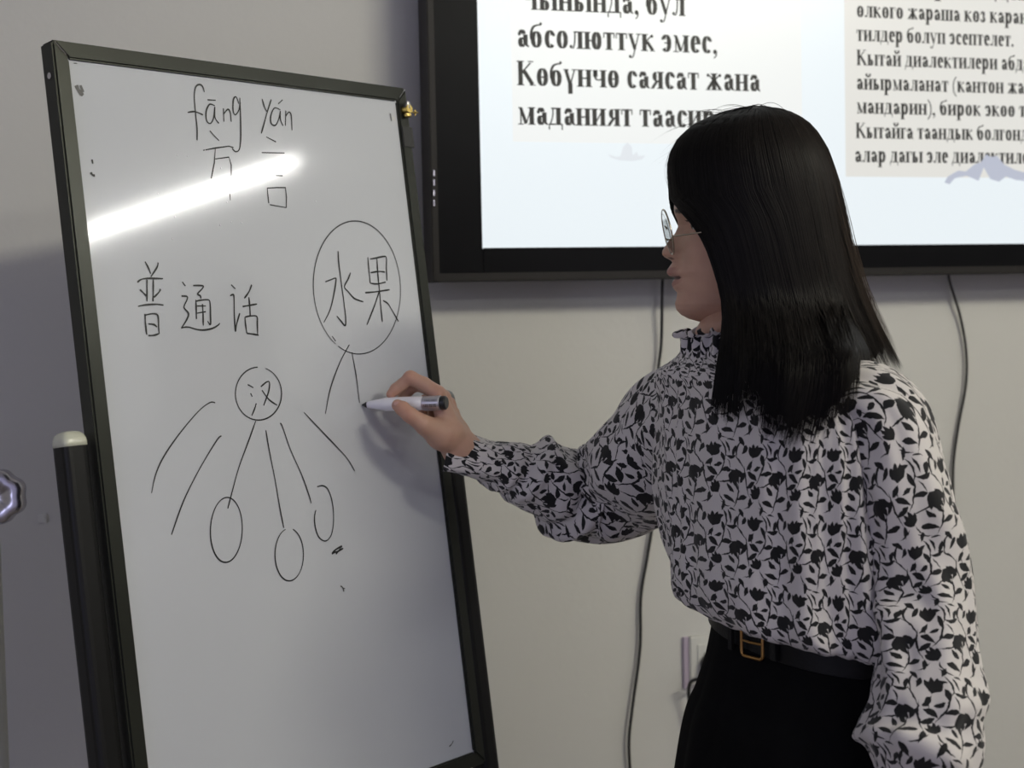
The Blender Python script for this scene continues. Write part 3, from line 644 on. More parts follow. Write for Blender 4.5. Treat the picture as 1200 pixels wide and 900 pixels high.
tube_lamp('ceiling_tube_lamp', (1.5, -1.9, 2.74), (2.7, -1.5, 2.74), 'lit fluorescent tube lamp on the ceiling behind the viewer')
# ------------------------------------------------------------------ the woman at the board
FWD = np.array([-.88, -.48, 0]); FWD /= np.linalg.norm(FWD); LFT = np.array([.48, -.88, 0]) / np.linalg.norm([.48, -.88])
pc = P(948, 800, 1.60)
woman = empty('person', (pc[0], pc[1], 0), 'woman in floral blouse and black skirt writing on the whiteboard with her right hand', 'person')

def surface_nets(F, org, h):
    nx, ny, nz = F.shape; ins = F < 0
    acc = np.zeros((nx, ny, nz, 3), np.float32); cnt = np.zeros((nx, ny, nz), np.float32); ed = []
    for ax in range(3):
        s0 = [slice(None)] * 3; s1 = [slice(None)] * 3; s0[ax] = slice(0, -1); s1[ax] = slice(1, None)
        a, b = F[tuple(s0)], F[tuple(s1)]; cr_ = np.argwhere((a < 0) != (b < 0))
        if len(cr_) == 0: continue
        ai = a[tuple(cr_.T)]; bi = b[tuple(cr_.T)]; t = ai / (ai - bi)
        p = cr_.astype(np.float32); p[:, ax] += t
        o1, o2 = [k for k in range(3) if k != ax]
        quad = []
        for d1, d2 in ((0, 0), (1, 0), (1, 1), (0, 1)):
            c = cr_.copy(); c[:, o1] -= d1; c[:, o2] -= d2; quad.append(c)
            cc = np.clip(c, 0, None)
            np.add.at(acc, tuple(cc.T), p); np.add.at(cnt, tuple(cc.T), 1)
        flip = (ai < 0) ^ (ax == 1)
        ed.append((quad, flip))
    act = cnt > 0; idx = -np.ones(F.shape, np.int64); idx[act] = np.arange(act.sum())
    V_ = (acc[act] / cnt[act][:, None]) * h + org
    Fs = []
    for quad, flip in ed:
        q4 = np.stack([idx[tuple(np.clip(c, 0, None).T)] for c in quad], 1)
        q4[~flip] = q4[~flip][:, ::-1]; Fs.append(q4)
    return V_, np.concatenate(Fs)
def rcone(Pt, a, b, ra, rb):
    ab = b - a; L = max(ab @ ab, 1e-12); t = np.clip(((Pt - a) @ ab) / L, 0, 1)
    d = np.linalg.norm(Pt - a - t[..., None] * ab, axis=-1); return d - (ra + (rb - ra) * t)
def smin(a, b, k):
    h = np.clip(.5 + .5 * (b - a) / k, 0, 1); return b * (1 - h) + a * h - k * h * (1 - h)
def sdf_mesh(groups, h, pad=.02, k=.008):
    """groups: list of (cones, k) ; cones = (a, b, ra, rb). Inside a group the shapes melt together, groups melt more tightly."""
    allp = np.array([p for cones, _ in groups for (a, b, ra, rb) in cones for p in (a, b)]); rm = max(max(c[2], c[3]) for cones, _ in groups for c in cones)
    lo = allp.min(0) - rm - pad; hi = allp.max(0) + rm + pad; n = np.ceil((hi - lo) / h).astype(int)
    G = np.stack(np.meshgrid(*[lo[i] + h * np.arange(n[i]) for i in range(3)], indexing='ij'), -1).astype(np.float32)
    tot = None
    for cones, kk in groups:
        f = None
        for a, b, ra, rb in cones:
            a = np.asarray(a, np.float32); b = np.asarray(b, np.float32)
            d = rcone(G, a, b, ra, rb); f = d if f is None else smin(f, d, kk)
        tot = f if tot is None else smin(tot, f, k)
    return surface_nets(tot, lo, h)

def chain(pts): return [(np.array(pts[i][:3]), np.array(pts[i + 1][:3]), pts[i][3], pts[i + 1][3]) for i in range(len(pts) - 1)]
def PX(px, py, d, r): p = P(px, py, d); return (p[0], p[1], p[2], r)

BODY = []          # (verts, faces, tint) collected, then one mesh
SKIN = np.array([.50, .30, .215])
# ---- right hand holding the marker
wr = PX(540, 526, 1.815, .0185)
hand = []
palm = chain([wr, PX(529, 508, 1.80, .0155), PX(513, 462, 1.795, .0098)]) + chain([wr, PX(530, 508, 1.815, .015), PX(519, 466, 1.818, .0100)]) + \
       chain([wr, PX(533, 508, 1.83, .015), PX(525, 474, 1.838, .0098)]) + chain([wr, PX(536, 510, 1.84, .014), PX(530, 484, 1.855, .0090)]) + \
       chain([PX(534, 520, 1.808, .0165), PX(517, 510, 1.790, .0165), PX(500, 500, 1.776, .0125)]) + chain([PX(610, 556, 1.845, .024), PX(572, 542, 1.832, .0215), wr])
hand.append((palm, .010))
hand.append((chain([PX(514, 507, 1.786, .0145), PX(496, 497, 1.771, .0112), PX(480, 486, 1.766, .0094), PX(472, 479, 1.769, .0088), PX(466, 475, 1.773, .0074)]), .003))      # thumb
hand.append((chain([PX(513, 461, 1.795, .0098), PX(497, 450, 1.797, .0084), PX(481, 442.5, 1.799, .0086), PX(471, 451, 1.802, .0073), PX(464, 456, 1.803, .0072), PX(458, 462, 1.802, .0058)]), .003)) # index
hand.append((chain([PX(519, 466, 1.818, .0098), PX(503, 455, 1.822, .0088), PX(487, 450, 1.826, .0086), PX(475, 460, 1.826, .0078), PX(470, 472, 1.822, .0066)]), .003))
hand.append((chain([PX(525, 474, 1.838, .0095), PX(511, 468, 1.845, .0085), PX(499, 470, 1.846, .0083), PX(493, 482, 1.840, .0075), PX(496, 490, 1.831, .0066)]), .003))
hand.append((chain([PX(530, 484, 1.855, .0085), PX(518, 480, 1.861, .0075), PX(507, 483, 1.860, .0073), PX(504, 492, 1.853, .0065), PX(508, 498, 1.845, .0058)]), .003))
v, f = sdf_mesh(hand, .00115, pad=.006, k=.0035)
# small knuckle tint
kn = [P(513, 461, 1.79), P(481, 442, 1.795), P(466, 474, 1.765), P(457, 463, 1.80), P(480, 486, 1.76)]
t = np.tile(SKIN, (len(v), 1))
for k_ in kn:
    w = np.exp(-((v - k_) ** 2).sum(1) / (2 * .008 ** 2))[:, None]; t = t * (1 - .5 * w) + np.array([.50, .235, .17]) * .5 * w
BODY.append((v, f, t))

# ---- left hand, hanging below the cuff
lw = P(1068, 945, 1.425)
def LH(a, b, c, r): p = lw + FWD * a + LFT * b - UP * c; return (p[0], p[1], p[2], r)
lh = [(chain([LH(0, 0, -.10, .021), LH(0, 0, 0, .021), LH(.015, 0, .075, .011)]) + chain([LH(0, 0, 0, .02), LH(-.004, .002, .08, .011)]) + chain([LH(0, 0, 0, .018), LH(-.022, 0, .078, .010)]) + chain([LH(0, 0, 0, .018), LH(-.036, -.002, .072, .009)]), .01)]
for a, ln in ((.015, 1.0), (-.004, 1.1), (-.022, 1.02), (-.038, .82)):
    lh.append((chain([LH(a, 0, .075, .0105), LH(a, -.004, .075 + .035 * ln, .0086), LH(a + .003, -.016, .075 + .056 * ln, .0078), LH(a + .006, -.026, .075 + .074 * ln, .0068)]), .003))
lh.append((chain([LH(.008, -.004, .015, .013), LH(.032, -.012, .045, .0105), LH(.038, -.018, .07, .0088), LH(.036, -.02, .09, .0072)]), .003))
v, f = sdf_mesh(lh, .002, pad=.01, k=.004); BODY.append((v, f, np.tile(SKIN, (len(v), 1))))

# ---- torso, arms and legs, hidden under the clothes
RS, LS = P(815, 458, 1.735), P(1022, 470, 1.475)
RE, LE = P(703, 590, 1.875), P(1082, 695, 1.46)
neck = P(868, 400, 1.615); chest = P(915, 500, 1.60); waist = P(948, 745, 1.60); hipz = P(955, 860, 1.60)
def V4(p, r): return (p[0], p[1], p[2], r)
tor = [(chain([V4(neck + np.array([.012, 0, 0]), .044), V4(neck - UP * .01, .048), V4(P(885, 430, 1.60), .055)]) + chain([V4(P(850, 466, 1.68), .030), V4(P(975, 478, 1.53), .030)]) +
        chain([V4(P(870, 480, 1.66), .062), V4(P(900, 620, 1.64), .055), V4(waist - LFT * .035, .066)]) + chain([V4(P(965, 485, 1.54), .062), V4(P(965, 620, 1.54), .055), V4(waist + LFT * .035, .066)]) +
        chain([V4(waist - LFT * .03, .07), V4(hipz - LFT * .055, .092)]) + chain([V4(waist + LFT * .03, .07), V4(hipz + LFT * .055, .092)]), .03)]
for sgn, hp in ((-1, hipz - LFT * .065), (1, hipz + LFT * .065)):
    kp = hp * 1.0; kp[2] = .46; kp = kp + FWD * .015; ap = kp.copy(); ap[2] = .085; ap -= FWD * .02
    tor.append((chain([V4(hp, .085), V4(kp, .052), V4(kp - UP * .12 - FWD * .01, .053), V4(ap, .036)]) + chain([V4(ap - UP * .03, .032), V4(ap + FWD * .10 - UP * .055, .022)]), .012))
tor.append((chain([V4(LS - UP * .012, .026), V4(LE, .024), V4(LH(0, 0, -.08, 0)[:3], .021)]), .01))
tor.append((chain([V4(RS, .034), V4(RE, .027), V4(P(600, 553, 1.842), .0245)]), .01))
v, f = sdf_mesh(tor, .009, pad=.02, k=.02); BODY.append((v, f, np.tile(SKIN, (len(v), 1))))

# ---- head: rings whose midline follows her profile
HD = rad(6)                                      # she looks slightly away from the viewer
HF = np.array([-math.cos(HD), math.sin(HD), 0]); HL = np.array([-math.sin(HD), -math.cos(HD), 0])
HC = P(884, 262, 1.615)
SCL = FPX / 1.615
def hz(py): return (262 - py) / SCL
def hx(px): return (884 - px) / SCL
prof = [(128, 884 - 10), (134, 845), (150, 812), (175, 797), (200, 791.5), (225, 790.5), (243, 791), (250, 792), (256, 794.5), (263, 795), (270, 792), (278, 786), (285, 780.5), (291, 776.3), (295.5, 776), (299, 779), (302, 785), (305, 788), (309, 785),
        (314, 781.5), (318, 781), (321, 784), (323.8, 791), (327, 788), (331, 786.5), (336, 788.5), (341, 793), (347, 792), (354, 790), (361, 791.5), (367, 797), (372, 806), (376, 820)]
base = [(128, 874), (134, 845), (150, 812), (175, 797), (200, 791.5), (225, 790.5), (243, 793), (256, 797), (270, 798), (285, 797), (302, 796), (318, 794.5), (331, 795), (345, 795), (354, 793.5), (361, 794), (367, 799), (372, 808), (376, 822)]
def curve(tab, z_, fn=hx):
    ys = np.array([hz(a) for a, _ in tab])[::-1]; xs = np.array([fn(b) for _, b in tab])[::-1]; return np.interp(z_, ys, xs)
zz = np.linspace(hz(376), hz(128.5), 190); NT = 160
wtab = [(128.5, .004), (131, .018), (136, .032), (145, .047), (160, .059), (185, .070), (215, .075), (250, .0755), (280, .0735), (300, .070), (320, .064), (340, .055), (355, .045), (366, .033), (373, .022), (376, .012)]
btab = [(128.5, .004), (131, .020), (136, .034), (150, .055), (175, .070), (205, .078), (240, .082), (270, .082), (295, .074), (320, .066), (345, .058), (376, .05)]
v = []; tn = []
for z in zz:
    Df, Db = curve(prof, z), curve(base, z); Wd = float(np.interp(z, [hz(a) for a, _ in wtab][::-1], [b for _, b in wtab][::-1]))
    Bk = float(np.interp(z, [hz(a) for a, _ in btab][::-1], [b for _, b in btab][::-1])); py = 262 - z * SCL
    for k in range(NT):
        a = 2 * math.pi * k / NT; c, s = math.cos(a), math.sin(a)
        if c > 0:
            ex = float(np.interp(py, [300, 350], [2.25, 2.05]))
            x = Db * abs(c) ** (2 / ex); y = Wd * math.copysign(abs(s) ** (2 / ex), s)
            prot = Df - Db
            if py > 262 and py < 303: sg = np.interp(py, [262, 280, 292, 303], [.006, .0075, .0125, .012])
            elif py >= 303 and py < 342: sg = np.interp(py, [303, 312, 318, 331, 342], [.010, .018, .021, .018, .014])
            else: sg = .016
            x += prot * math.exp(-(y / sg) ** 2 / 1.4)
            if 255 < py < 303: x += .0045 * math.exp(-((abs(y) - .014) / .006) ** 2) * math.exp(-((py - 296) / 4) ** 2)        # nostril wings
            x -= .011 * math.exp(-((abs(y) - .031) / .014) ** 2) * math.exp(-((py - 263) / 10) ** 2)                           # eye hollows
            x += .004 * math.exp(-((abs(y) - .030) / .018) ** 2) * math.exp(-((py - 245) / 6) ** 2)
            x += .004 * math.exp(-((abs(y) - .045) / .016) ** 2) * math.exp(-((py - 292) / 14) ** 2)                           # cheek
        else:
            x = -Bk * abs(c) ** .95; y = Wd * math.copysign(abs(s) ** .95, s)
        v.append(HC + HF * x + HL * y + UP * z)
        col = SKIN.copy()
        if c > 0 and 305 < py < 337 and abs(y) < .024:
            lipw = math.exp(-((abs(y) / .021) ** 4)) * (1 if (310 + 100 * abs(y) < py < 335 - 260 * abs(y)) else .15); col = col * (1 - lipw) + np.array([.34, .155, .125]) * lipw
            if abs(py - 324 + 40 * abs(y)) < 1.7 and abs(y) < .022: col = np.array([.07, .02, .02])
        if c > 0 and abs(abs(y) - .030) < .018 and abs(py - (247 - 60 * abs(abs(y) - .030))) < 2.4: col = np.array([.05, .035, .03])
        if c > 0 and abs(abs(y) - .008) < .004 and 299 < py < 302: col = np.array([.12, .05, .04])
        tn.append(col)
f = [(i * NT + k, i * NT + (k + 1) % NT, (i + 1) * NT + (k + 1) % NT, (i + 1) * NT + k) for i in range(len(zz) - 1) for k in range(NT)]
f.append(tuple(range(NT))[::-1]); f.append(tuple(range((len(zz) - 1) * NT, len(zz) * NT)))
BODY.append((np.array(v), f, np.array(tn)))
# neck
v, f = sdf_mesh([(chain([V4(HC - UP * .05 - HF * .030, .046), V4(HC - UP * .10 - HF * .022, .045), V4(neck - UP * .035, .052)]), .01)], .005, pad=.01); BODY.append((v, f, np.tile(SKIN * .97, (len(v), 1))))
# ears
for s in (-1, 1):
    e0 = HC + HL * s * .066 - HF * .012 - UP * .012
    v, f = sdf_mesh([(chain([V4(e0 + UP * .022, .009), V4(e0 + UP * .016 - HF * .012 + HL * s * .008, .007), V4(e0 - UP * .01 - HF * .008 + HL * s * .006, .006), V4(e0 - UP * .024, .008)]), .006)], .0025, pad=.008); BODY.append((v, f, np.tile(SKIN, (len(v), 1))))

vs, fs, ts = [], [], []; nb = 0
for v, f, t in BODY:
    vs.append(np.asarray(v, float)); fs += [tuple(int(i) + nb for i in q) for q in f]; ts.append(t); nb += len(v)
vs = np.concatenate(vs); ts = np.concatenate(ts)
body = mesh('body', vs, fs, M['skin'], None, smooth=True); adopt(body, woman)
ca = body.data.color_attributes.new('tint', 'FLOAT_COLOR', 'POINT'); ca.data.foreach_set('color', np.c_[ts, np.ones(len(ts))].astype(np.float32).ravel())
# eyes and lashes
for s in (-1, 1):
    ec = HC + HF * .0585 + HL * s * .030 + UP * hz(264)
    MB().ball(ec, .0115, 20).build('eye', M['eye'], woman, smooth=True)
    MB().ball(ec + HF * .0070, .0056, 16).build('iris', M['iris'], woman, smooth=True)
    pts_ = [ec + HF * (.0120 * math.cos(a) + .0015) + HL * s * (.0135 * math.sin(a)) + UP * (.0048 - .004 * math.sin(a) ** 2) for a in np.linspace(-1.1, 1.1, 9)]
    b = MB(); b.tube(pts_, .0010, 6)
    for p in pts_[1:-1]: b.tube([p, p + HF * .0055 + UP * .0012], [.0004, .0001], 4)
    b.build('eyelashes', M['hair'], woman)
# thumb nail
nq = P(465.5, 473.5, 1.7655)
MB().ball(nq, .0046, 14, (1.15, .38, .8)).build('fingernail', M['nail'], woman, smooth=True)

# ---- marker pen
tip = hit(424, 474.5, BO, BN) + BN * .0006; pend = P(523.5, 472.0, 1.777)
ax = (pend - tip); LN = np.linalg.norm(ax); ax /= LN
mk = empty('marker_pen', tuple(tip + ax * .06), 'white marker pen with silver band held against the board', 'marker')
def along(ts_): return [tip + ax * t_ for t_ in ts_]
MB().tube(along([0, .004, .0055, .009]), [.0008, .0028, .0036, .0036], 18).build('nib', M['pencap'], mk, smooth=False)
b = MB(); b.tube(along([.0075, .009, .024, .030, .032, .036, .070, LN - .030]), [.0038, .0044, .0068, .0080, .0086, .0088, .0088, .0088], 28); b.build('barrel', M['pen'], mk, smooth=True)
MB().tube(along([LN - .0305, LN - .030, LN - .008, LN - .0075]), [.0088, .0093, .0093, .0088], 28).build('silver_band', M['penband'], mk)
MB().tube(along([LN - .0077, LN - .007, LN - .0015, LN]), [.0080, .0086, .0086, .0070], 28).build('end_plug', M['pencap'], mk)
su = np.cross(ax, UP); su /= np.linalg.norm(su); sv = np.cross(su, ax)
if su @ (CAM_POS - tip) < 0: su = -su
b = MB()
for j, (h_, ang, cnt_) in enumerate(((-.0135, 25, 7), (-.0135, -10, 9), (-.0135, -22, 9))):
    for i in range(cnt_):
        t0 = LN - .027 + i * (.0165 / cnt_) + .001 * (j == 0); aa = rad(ang)
        d_ = su * math.cos(aa) + sv * math.sin(aa); e2 = -su * math.sin(aa) + sv * math.cos(aa); c_ = tip + ax * t0 + d_ * .00932
        b.box(c_, ax, e2, d_, 0, .0011 if i % 3 else .0006, -.0006, .0006, 0, .0002)
b.build('small_print', M['text'], mk)['kind'] = 'stuff'

# ---- lofted cloth
def catm(arr, n):
    arr = np.asarray(arr, float); o = []
    m = len(arr) - 1
    for i in range(n):
        x = m * i / (n - 1); k = min(int(x), m - 1); t = x - k
        p0, p1, p2, p3 = arr[max(k - 1, 0)], arr[k], arr[k + 1], arr[min(k + 2, m)]
        o.append(.5 * (2 * p1 + (p2 - p0) * t + (2 * p0 - 5 * p1 + 4 * p2 - p3) * t * t + (3 * p1 - p0 - 3 * p2 + p3) * t ** 3))
    return np.array(o)
def loft(rings_v, circ, v0=0, u0=0, closed_caps=False):
    """rings_v: (n, m, 3). returns verts, faces, uv per loop"""
    n, m, _ = rings_v.shape; vv = rings_v.reshape(-1, 3); ff = []; uv = []
    lens = np.r_[0, np.cumsum(np.linalg.norm(np.diff(rings_v, axis=0), axis=2).mean(1))]
    for i in range(n - 1):
        for k in range(m):
            k2 = (k + 1) % m; ff.append((i * m + k, i * m + k2, (i + 1) * m + k2, (i + 1) * m + k))
            a, b_ = u0 + circ * k / m, u0 + circ * (k + 1) / m; c_, d_ = v0 - lens[i], v0 - lens[i + 1]
            uv += [(a, c_), (b_, c_), (b_, d_), (a, d_)]
    return vv, ff, uv
class UVM:
    def __init__(s): s.v = []; s.f = []; s.uv = []
    def add(s, v, f, uv):
        b = len(s.v); s.v += [tuple(p) for p in v]; s.f += [tuple(i + b for i in q) for q in f]; s.uv += uv
    def build(s, name, m, parent):
        me = bpy.data.meshes.new(name); me.from_pydata(s.v, [], s.f); ul_ = me.uv_layers.new(name='UVMap')
        ul_.data.foreach_set('uv', np.array(s.uv, np.float32).ravel()); me.polygons.foreach_set('use_smooth', [True] * len(me.polygons)); me.update()
        o = link(name, me, m); adopt(o, parent); return o
cloth = UVM()
def nz3(x, y, z): return noise.noise(Vector((x, y, z)))
# torso of the blouse: (px, py) of centre at depth, half width a along the shoulders, half depth b, z offset
TR = [(866, 404, 1.612, .060, .058), (868, 414, 1.612, .070, .064), (874, 424, 1.608, .098, .072), (886, 436, 1.603, .140, .082), (900, 452, 1.600, .163, .090), (910, 480, 1.600, .172, .098), (915, 520, 1.600, .176, .104),
      (918, 570, 1.600, .176, .110), (923, 620, 1.600, .172, .113), (929, 655, 1.600, .169, .116), (937, 685, 1.600, .166, .121), (945, 708, 1.600, .163, .124), (951, 722, 1.600, .156, .120), (955, 729, 1.600, .144, .110), (955, 727, 1.600, .130, .098), (955, 722, 1.600, .122, .090)]
arr = [[*P(a, b_, c_), d_, e_] for a, b_, c_, d_, e_ in TR]
C_ = catm(arr, 150); m_ = 260; rings = np.zeros((150, m_, 3))
for i in range(150):
    x0, y0, z0, a_r, b_r = C_[i]; s_ = i / 149
    for k in range(m_):
        th = 2 * math.pi * k / m_; c_, s2 = math.cos(th), math.sin(th); e = 2 / 2.3
        X = b_r * math.copysign(abs(c_) ** e, c_); Y = a_r * math.copysign(abs(s2) ** e, s2)
        # gathered folds falling from the yoke, soft billow near the hem
        g1 = nz3(math.cos(th) * 5.0, math.sin(th) * 5.0, s_ * 1.1) * .010 + nz3(math.cos(th) * 11, math.sin(th) * 11, s_ * 2.0 + 9) * .0045
        g2 = nz3(math.cos(th) * 3, math.sin(th) * 3, s_ * 7) * .007
        gp = .0035 * math.sin(34 * th + 3 * nz3(math.cos(th) * 2, math.sin(th) * 2, 3)) * math.exp(-((s_ - .88) / .07) ** 2)
        fade = min(1, max(0, (s_ - .08) / .2))
        # placket ridge down the front
        pk = .0022 * math.exp(-((((th + math.pi) % (2 * math.pi)) - math.pi) / .07) ** 2) * fade
        r_ = 1 + (g1 + g2 + gp) * fade / .12 + pk / .12
        zoff = 0
        if s_ > .55:
            w_ = (s_ - .55) / .45; zoff = w_ * (.013 * c_ - .022 * s2) + .010 * w_ * nz3(c_ * 2.2, s2 * 2.2, 4)
        rings[i, k] = np.array([x0, y0, z0 + zoff]) + FWD * X * r_ + LFT * Y * r_
cloth.add(*loft(rings, 20 * TW))
# collar ruffle
rr = np.zeros((34, 220, 3))
nc = P(864, 405, 1.612)
for i in range(34):
    s_ = i / 33
    z_ = [-.006, .018, .034, .030][0] if False else np.interp(s_, [0, .35, .6, .75, 1], [-.030, .000, .014, .022, .019]); r0 = np.interp(s_, [0, .35, .6, .75, 1], [.066, .062, .060, .062, .068])
    for k in range(220):
        th = 2 * math.pi * k / 220
        amp = np.interp(s_, [0, .3, 1], [.0015, .0030, .0048])
        rp = r0 + amp * math.sin(23 * th + 2.2 * math.sin(3 * th)) + .004 * nz3(math.cos(th) * 4, math.sin(th) * 4, s_ * 3)
        rr[i, k] = nc + (FWD * math.cos(th) * rp * .98 + LFT * math.sin(th) * rp) + UP * (z_ + amp * .8 * math.sin(23 * th + 1.5 + 2.2 * math.sin(3 * th)) + .006 * math.cos(th - 2.6))
cloth.add(*loft(rr, 9 * TW))
# sleeves
def sleeve(path, circ, seed, folds, n=170, m=150, gather=()):
    """path rows: px, py, depth, radius across the picture, radius along the view"""
    A_r = catm([[*P(a, b_, c_), d_, e_] for a, b_, c_, d_, e_ in path], n); out = np.zeros((n, m, 3)); view = np.array([0, 1.0, 0])
    for i in range(n):
        p = A_r[i, :3]; t = A_r[min(i + 2, n - 1), :3] - A_r[max(i - 2, 0), :3]; t /= np.linalg.norm(t)
        w = np.cross(t, view); w /= np.linalg.norm(w); d_ = np.cross(w, t); s_ = i / (n - 1)
        for k in range(m):
            th = 2 * math.pi * k / m; c_, s2 = math.cos(th), math.sin(th)
            g = nz3(c_ * 1.6 + seed, s2 * 1.6, s_ * 4) * .22 + nz3(c_ * 2.6 + seed, s2 * 2.6, s_ * 9 + 5) * .10
            for (s0, w0, am, sk, ph) in folds:      # creases running round the sleeve at a slant
                x = (s_ - s0 - sk * math.sin(th + ph)) / w0; g += am * (math.exp(-x * x) - .55 * math.exp(-(x - 1.6) ** 2)) * (.6 + .4 * math.cos(th + ph * 2))
            for (s0, w0, am, nn) in gather: g += am * math.sin(nn * th + 1.7 * math.sin(2 * th)) * math.exp(-((s_ - s0) / w0) ** 2)
            g *= min(1, s_ * 14)
            out[i, k] = p + w * c_ * A_r[i, 3] * (1 + g) + d_ * s2 * A_r[i, 4] * (1 + g)
    cloth.add(*loft(out, circ, v0=seed * .013)); return out
sleeve([(842, 492, 1.69, .070, .055), (812, 500, 1.735, .082, .062), (784, 512, 1.775, .078, .062), (757, 537, 1.81, .074, .060), (732, 562, 1.85, .070, .056), (704, 579, 1.875, .068, .054), (678, 577, 1.87, .058, .050), (650, 568, 1.858, .049, .045), (624, 559, 1.85, .043, .040),
        (597, 549, 1.842, .034, .036), (572, 542, 1.832, .0290, .032), (545, 533, 1.82, .0275, .028), (529, 529, 1.816, .0270, .026), (525, 528, 1.8155, .0245, .024)],
       6 * TW, 3, [(.30, .035, .10, .05, .3), (.40, .03, .20, -.05, 1.2), (.48, .024, .26, .04, .2), (.56, .022, .22, -.04, 2.2), (.64, .022, .20, .03, 1.0), (.73, .025, .16, .03, .1)], gather=[(.96, .05, .05, 11)])
sleeve([(985, 486, 1.525, .046, .046), (1008, 484, 1.495, .050, .052), (1032, 500, 1.475, .050, .056), (1045, 535, 1.465, .047, .056), (1056, 580, 1.46, .047, .056), (1069, 640, 1.458, .048, .055), (1080, 695, 1.455, .050, .055), (1084, 745, 1.445, .051, .056), (1086, 790, 1.435, .051, .058),
        (1083, 830, 1.425, .052, .060), (1078, 862, 1.418, .056, .062), (1074, 886, 1.412, .055, .060), (1070, 902, 1.41, .040, .044), (1068, 915, 1.41, .030, .032), (1067, 940, 1.41, .029, .030)],
       6 * TW, 11, [(.35, .04, .06, .06, .5), (.5, .03, .10, .05, 1.9), (.60, .03, .09, -.05, .4), (.80, .035, .09, .05, 1.1)], gather=[(.93, .05, .04, 13)])
blouse = cloth.build('blouse', M['blouse'], woman)

# ---- belt, buckle, skirt
wc = P(954, 742, 1.60); wz = wc[2] + .006
def tl(th): return .004 * math.cos(th) - .016 * math.sin(th)
def ringpts(zf, a_r, b_r, n, ex=2.15):
    o = []
    for k in range(n):
        th = 2 * math.pi * k / n; c_, s2 = math.cos(th), math.sin(th); o.append(np.array([wc[0], wc[1], zf(th)]) + FWD * b_r * math.copysign(abs(c_) ** (2 / ex), c_) + LFT * a_r * math.copysign(abs(s2) ** (2 / ex), s2))
    return o
n = 120; b = MB(); v = []
for dz, da in ((.012, 0), (.013, .0025), (-.012, .0035), (-.013, .001)):
    v += ringpts(lambda th: wz + tl(th) + dz, .129 + da, .097 + da, n)
f = [(i * n + k, i * n + (k + 1) % n, ((i + 1) % 4) * n + (k + 1) % n, ((i + 1) % 4) * n + k) for i in range(4) for k in range(n)]
b.add(v, f); belt = b.build('belt', M['belt'], woman, smooth=False)
bth = .16; bc = np.array([wc[0], wc[1], wz + tl(bth)]) + FWD * .1010 * math.cos(bth) + LFT * .135 * math.sin(bth)
bt = LFT * math.cos(bth) * 1.0 - FWD * math.sin(bth) * .75; bt /= np.linalg.norm(bt); bn = np.cross(bt, UP); bn = bn if bn @ FWD > 0 else -bn
def rrect(w, h, r, n=5):
    o = []
    for cx, cy, a0 in ((w - r, h - r, 0), (-w + r, h - r, 90), (-w + r, -h + r, 180), (w - r, -h + r, 270)):
        for i in range(n + 1): a = rad(a0 + 90 * i / n); o.append((cx + r * math.cos(a), cy + r * math.sin(a)))
    return o
loop = [bc + bt * x + UP * y + bn * .003 for x, y in rrect(.0155, .0165, .005)]; loop += loop[:2]
bk = MB().tube(loop, .0019, 8, False).build('buckle', M['gold'], None, smooth=True); bk.parent = belt
pr_ = MB().tube([bc - bt * .014 + bn * .003, bc + bn * .0055, bc + bt * .0165 + bn * .0035], .0014, 8).build('buckle_prong', M['gold'], None); pr_.parent = belt
kl = MB().box(bc - bt * .034, bt, bn, UP, -.004, .004, -.001, .0028, -.0145, .0145).build('belt_loop', M['belt'], None, bevel=.001); kl.parent = belt
kl = MB().box(bc + bt * .030, bt, bn, UP, -.005, .005, -.002, .0036, -.0145, .0145).build('belt_keeper', M['belt'], None, bevel=.001); kl.parent = belt
SK = [(1.0, wz + .004, .128, .096), (0, wz - .03, .137, .104), (0, wz - .07, .150, .116), (0, wz - .13, .170, .134), (0, .70, .200, .168), (0, .45, .24, .21), (0, .16, .28, .25)]
A2 = catm([[z, a_r, b_r] for _, z, a_r, b_r in SK], 70); n = 200; rg = np.zeros((70, n, 3))
for i in range(70):
    z, a_r, b_r = A2[i]; s_ = i / 69
    for k in range(n):
        th = 2 * math.pi * k / n; amp = .0015 + .05 * s_
        g = amp * (abs(math.sin(8 * th + .8)) - .5) + amp * .6 * nz3(math.cos(th) * 4, math.sin(th) * 4, s_)
        rg[i, k] = np.array([wc[0], wc[1], z + tl(th) * max(0, 1 - s_ * 5)]) + FWD * math.cos(th) * b_r * (1 + g) + LFT * math.sin(th) * a_r * (1 + g)
v, f, uv = loft(rg, 1); b = MB(); b.add(v, f); b.build('skirt', M['skirt'], woman, smooth=True)
for s in (-1, 1):
    hp = hipz + LFT * .065 * s; a0 = np.array([hp[0], hp[1], 0]) - FWD * .03
    v, f = sdf_mesh([(chain([V4(a0 + UP * .045, .036), V4(a0 + FWD * .07 + UP * .034, .034), V4(a0 + FWD * .15 + UP * .024, .026)]) + chain([V4(a0 - FWD * .02 + UP * .03, .028), V4(a0 - FWD * .02 + UP * .07, .036)]), .02)], .006, pad=.012)
    v = np.array(v); v[:, 2] = np.maximum(v[:, 2], .001); bb = MB(); bb.add(v, [tuple(map(int, q)) for q in f]); bb.build('shoe', M['shoe'], woman, smooth=True)

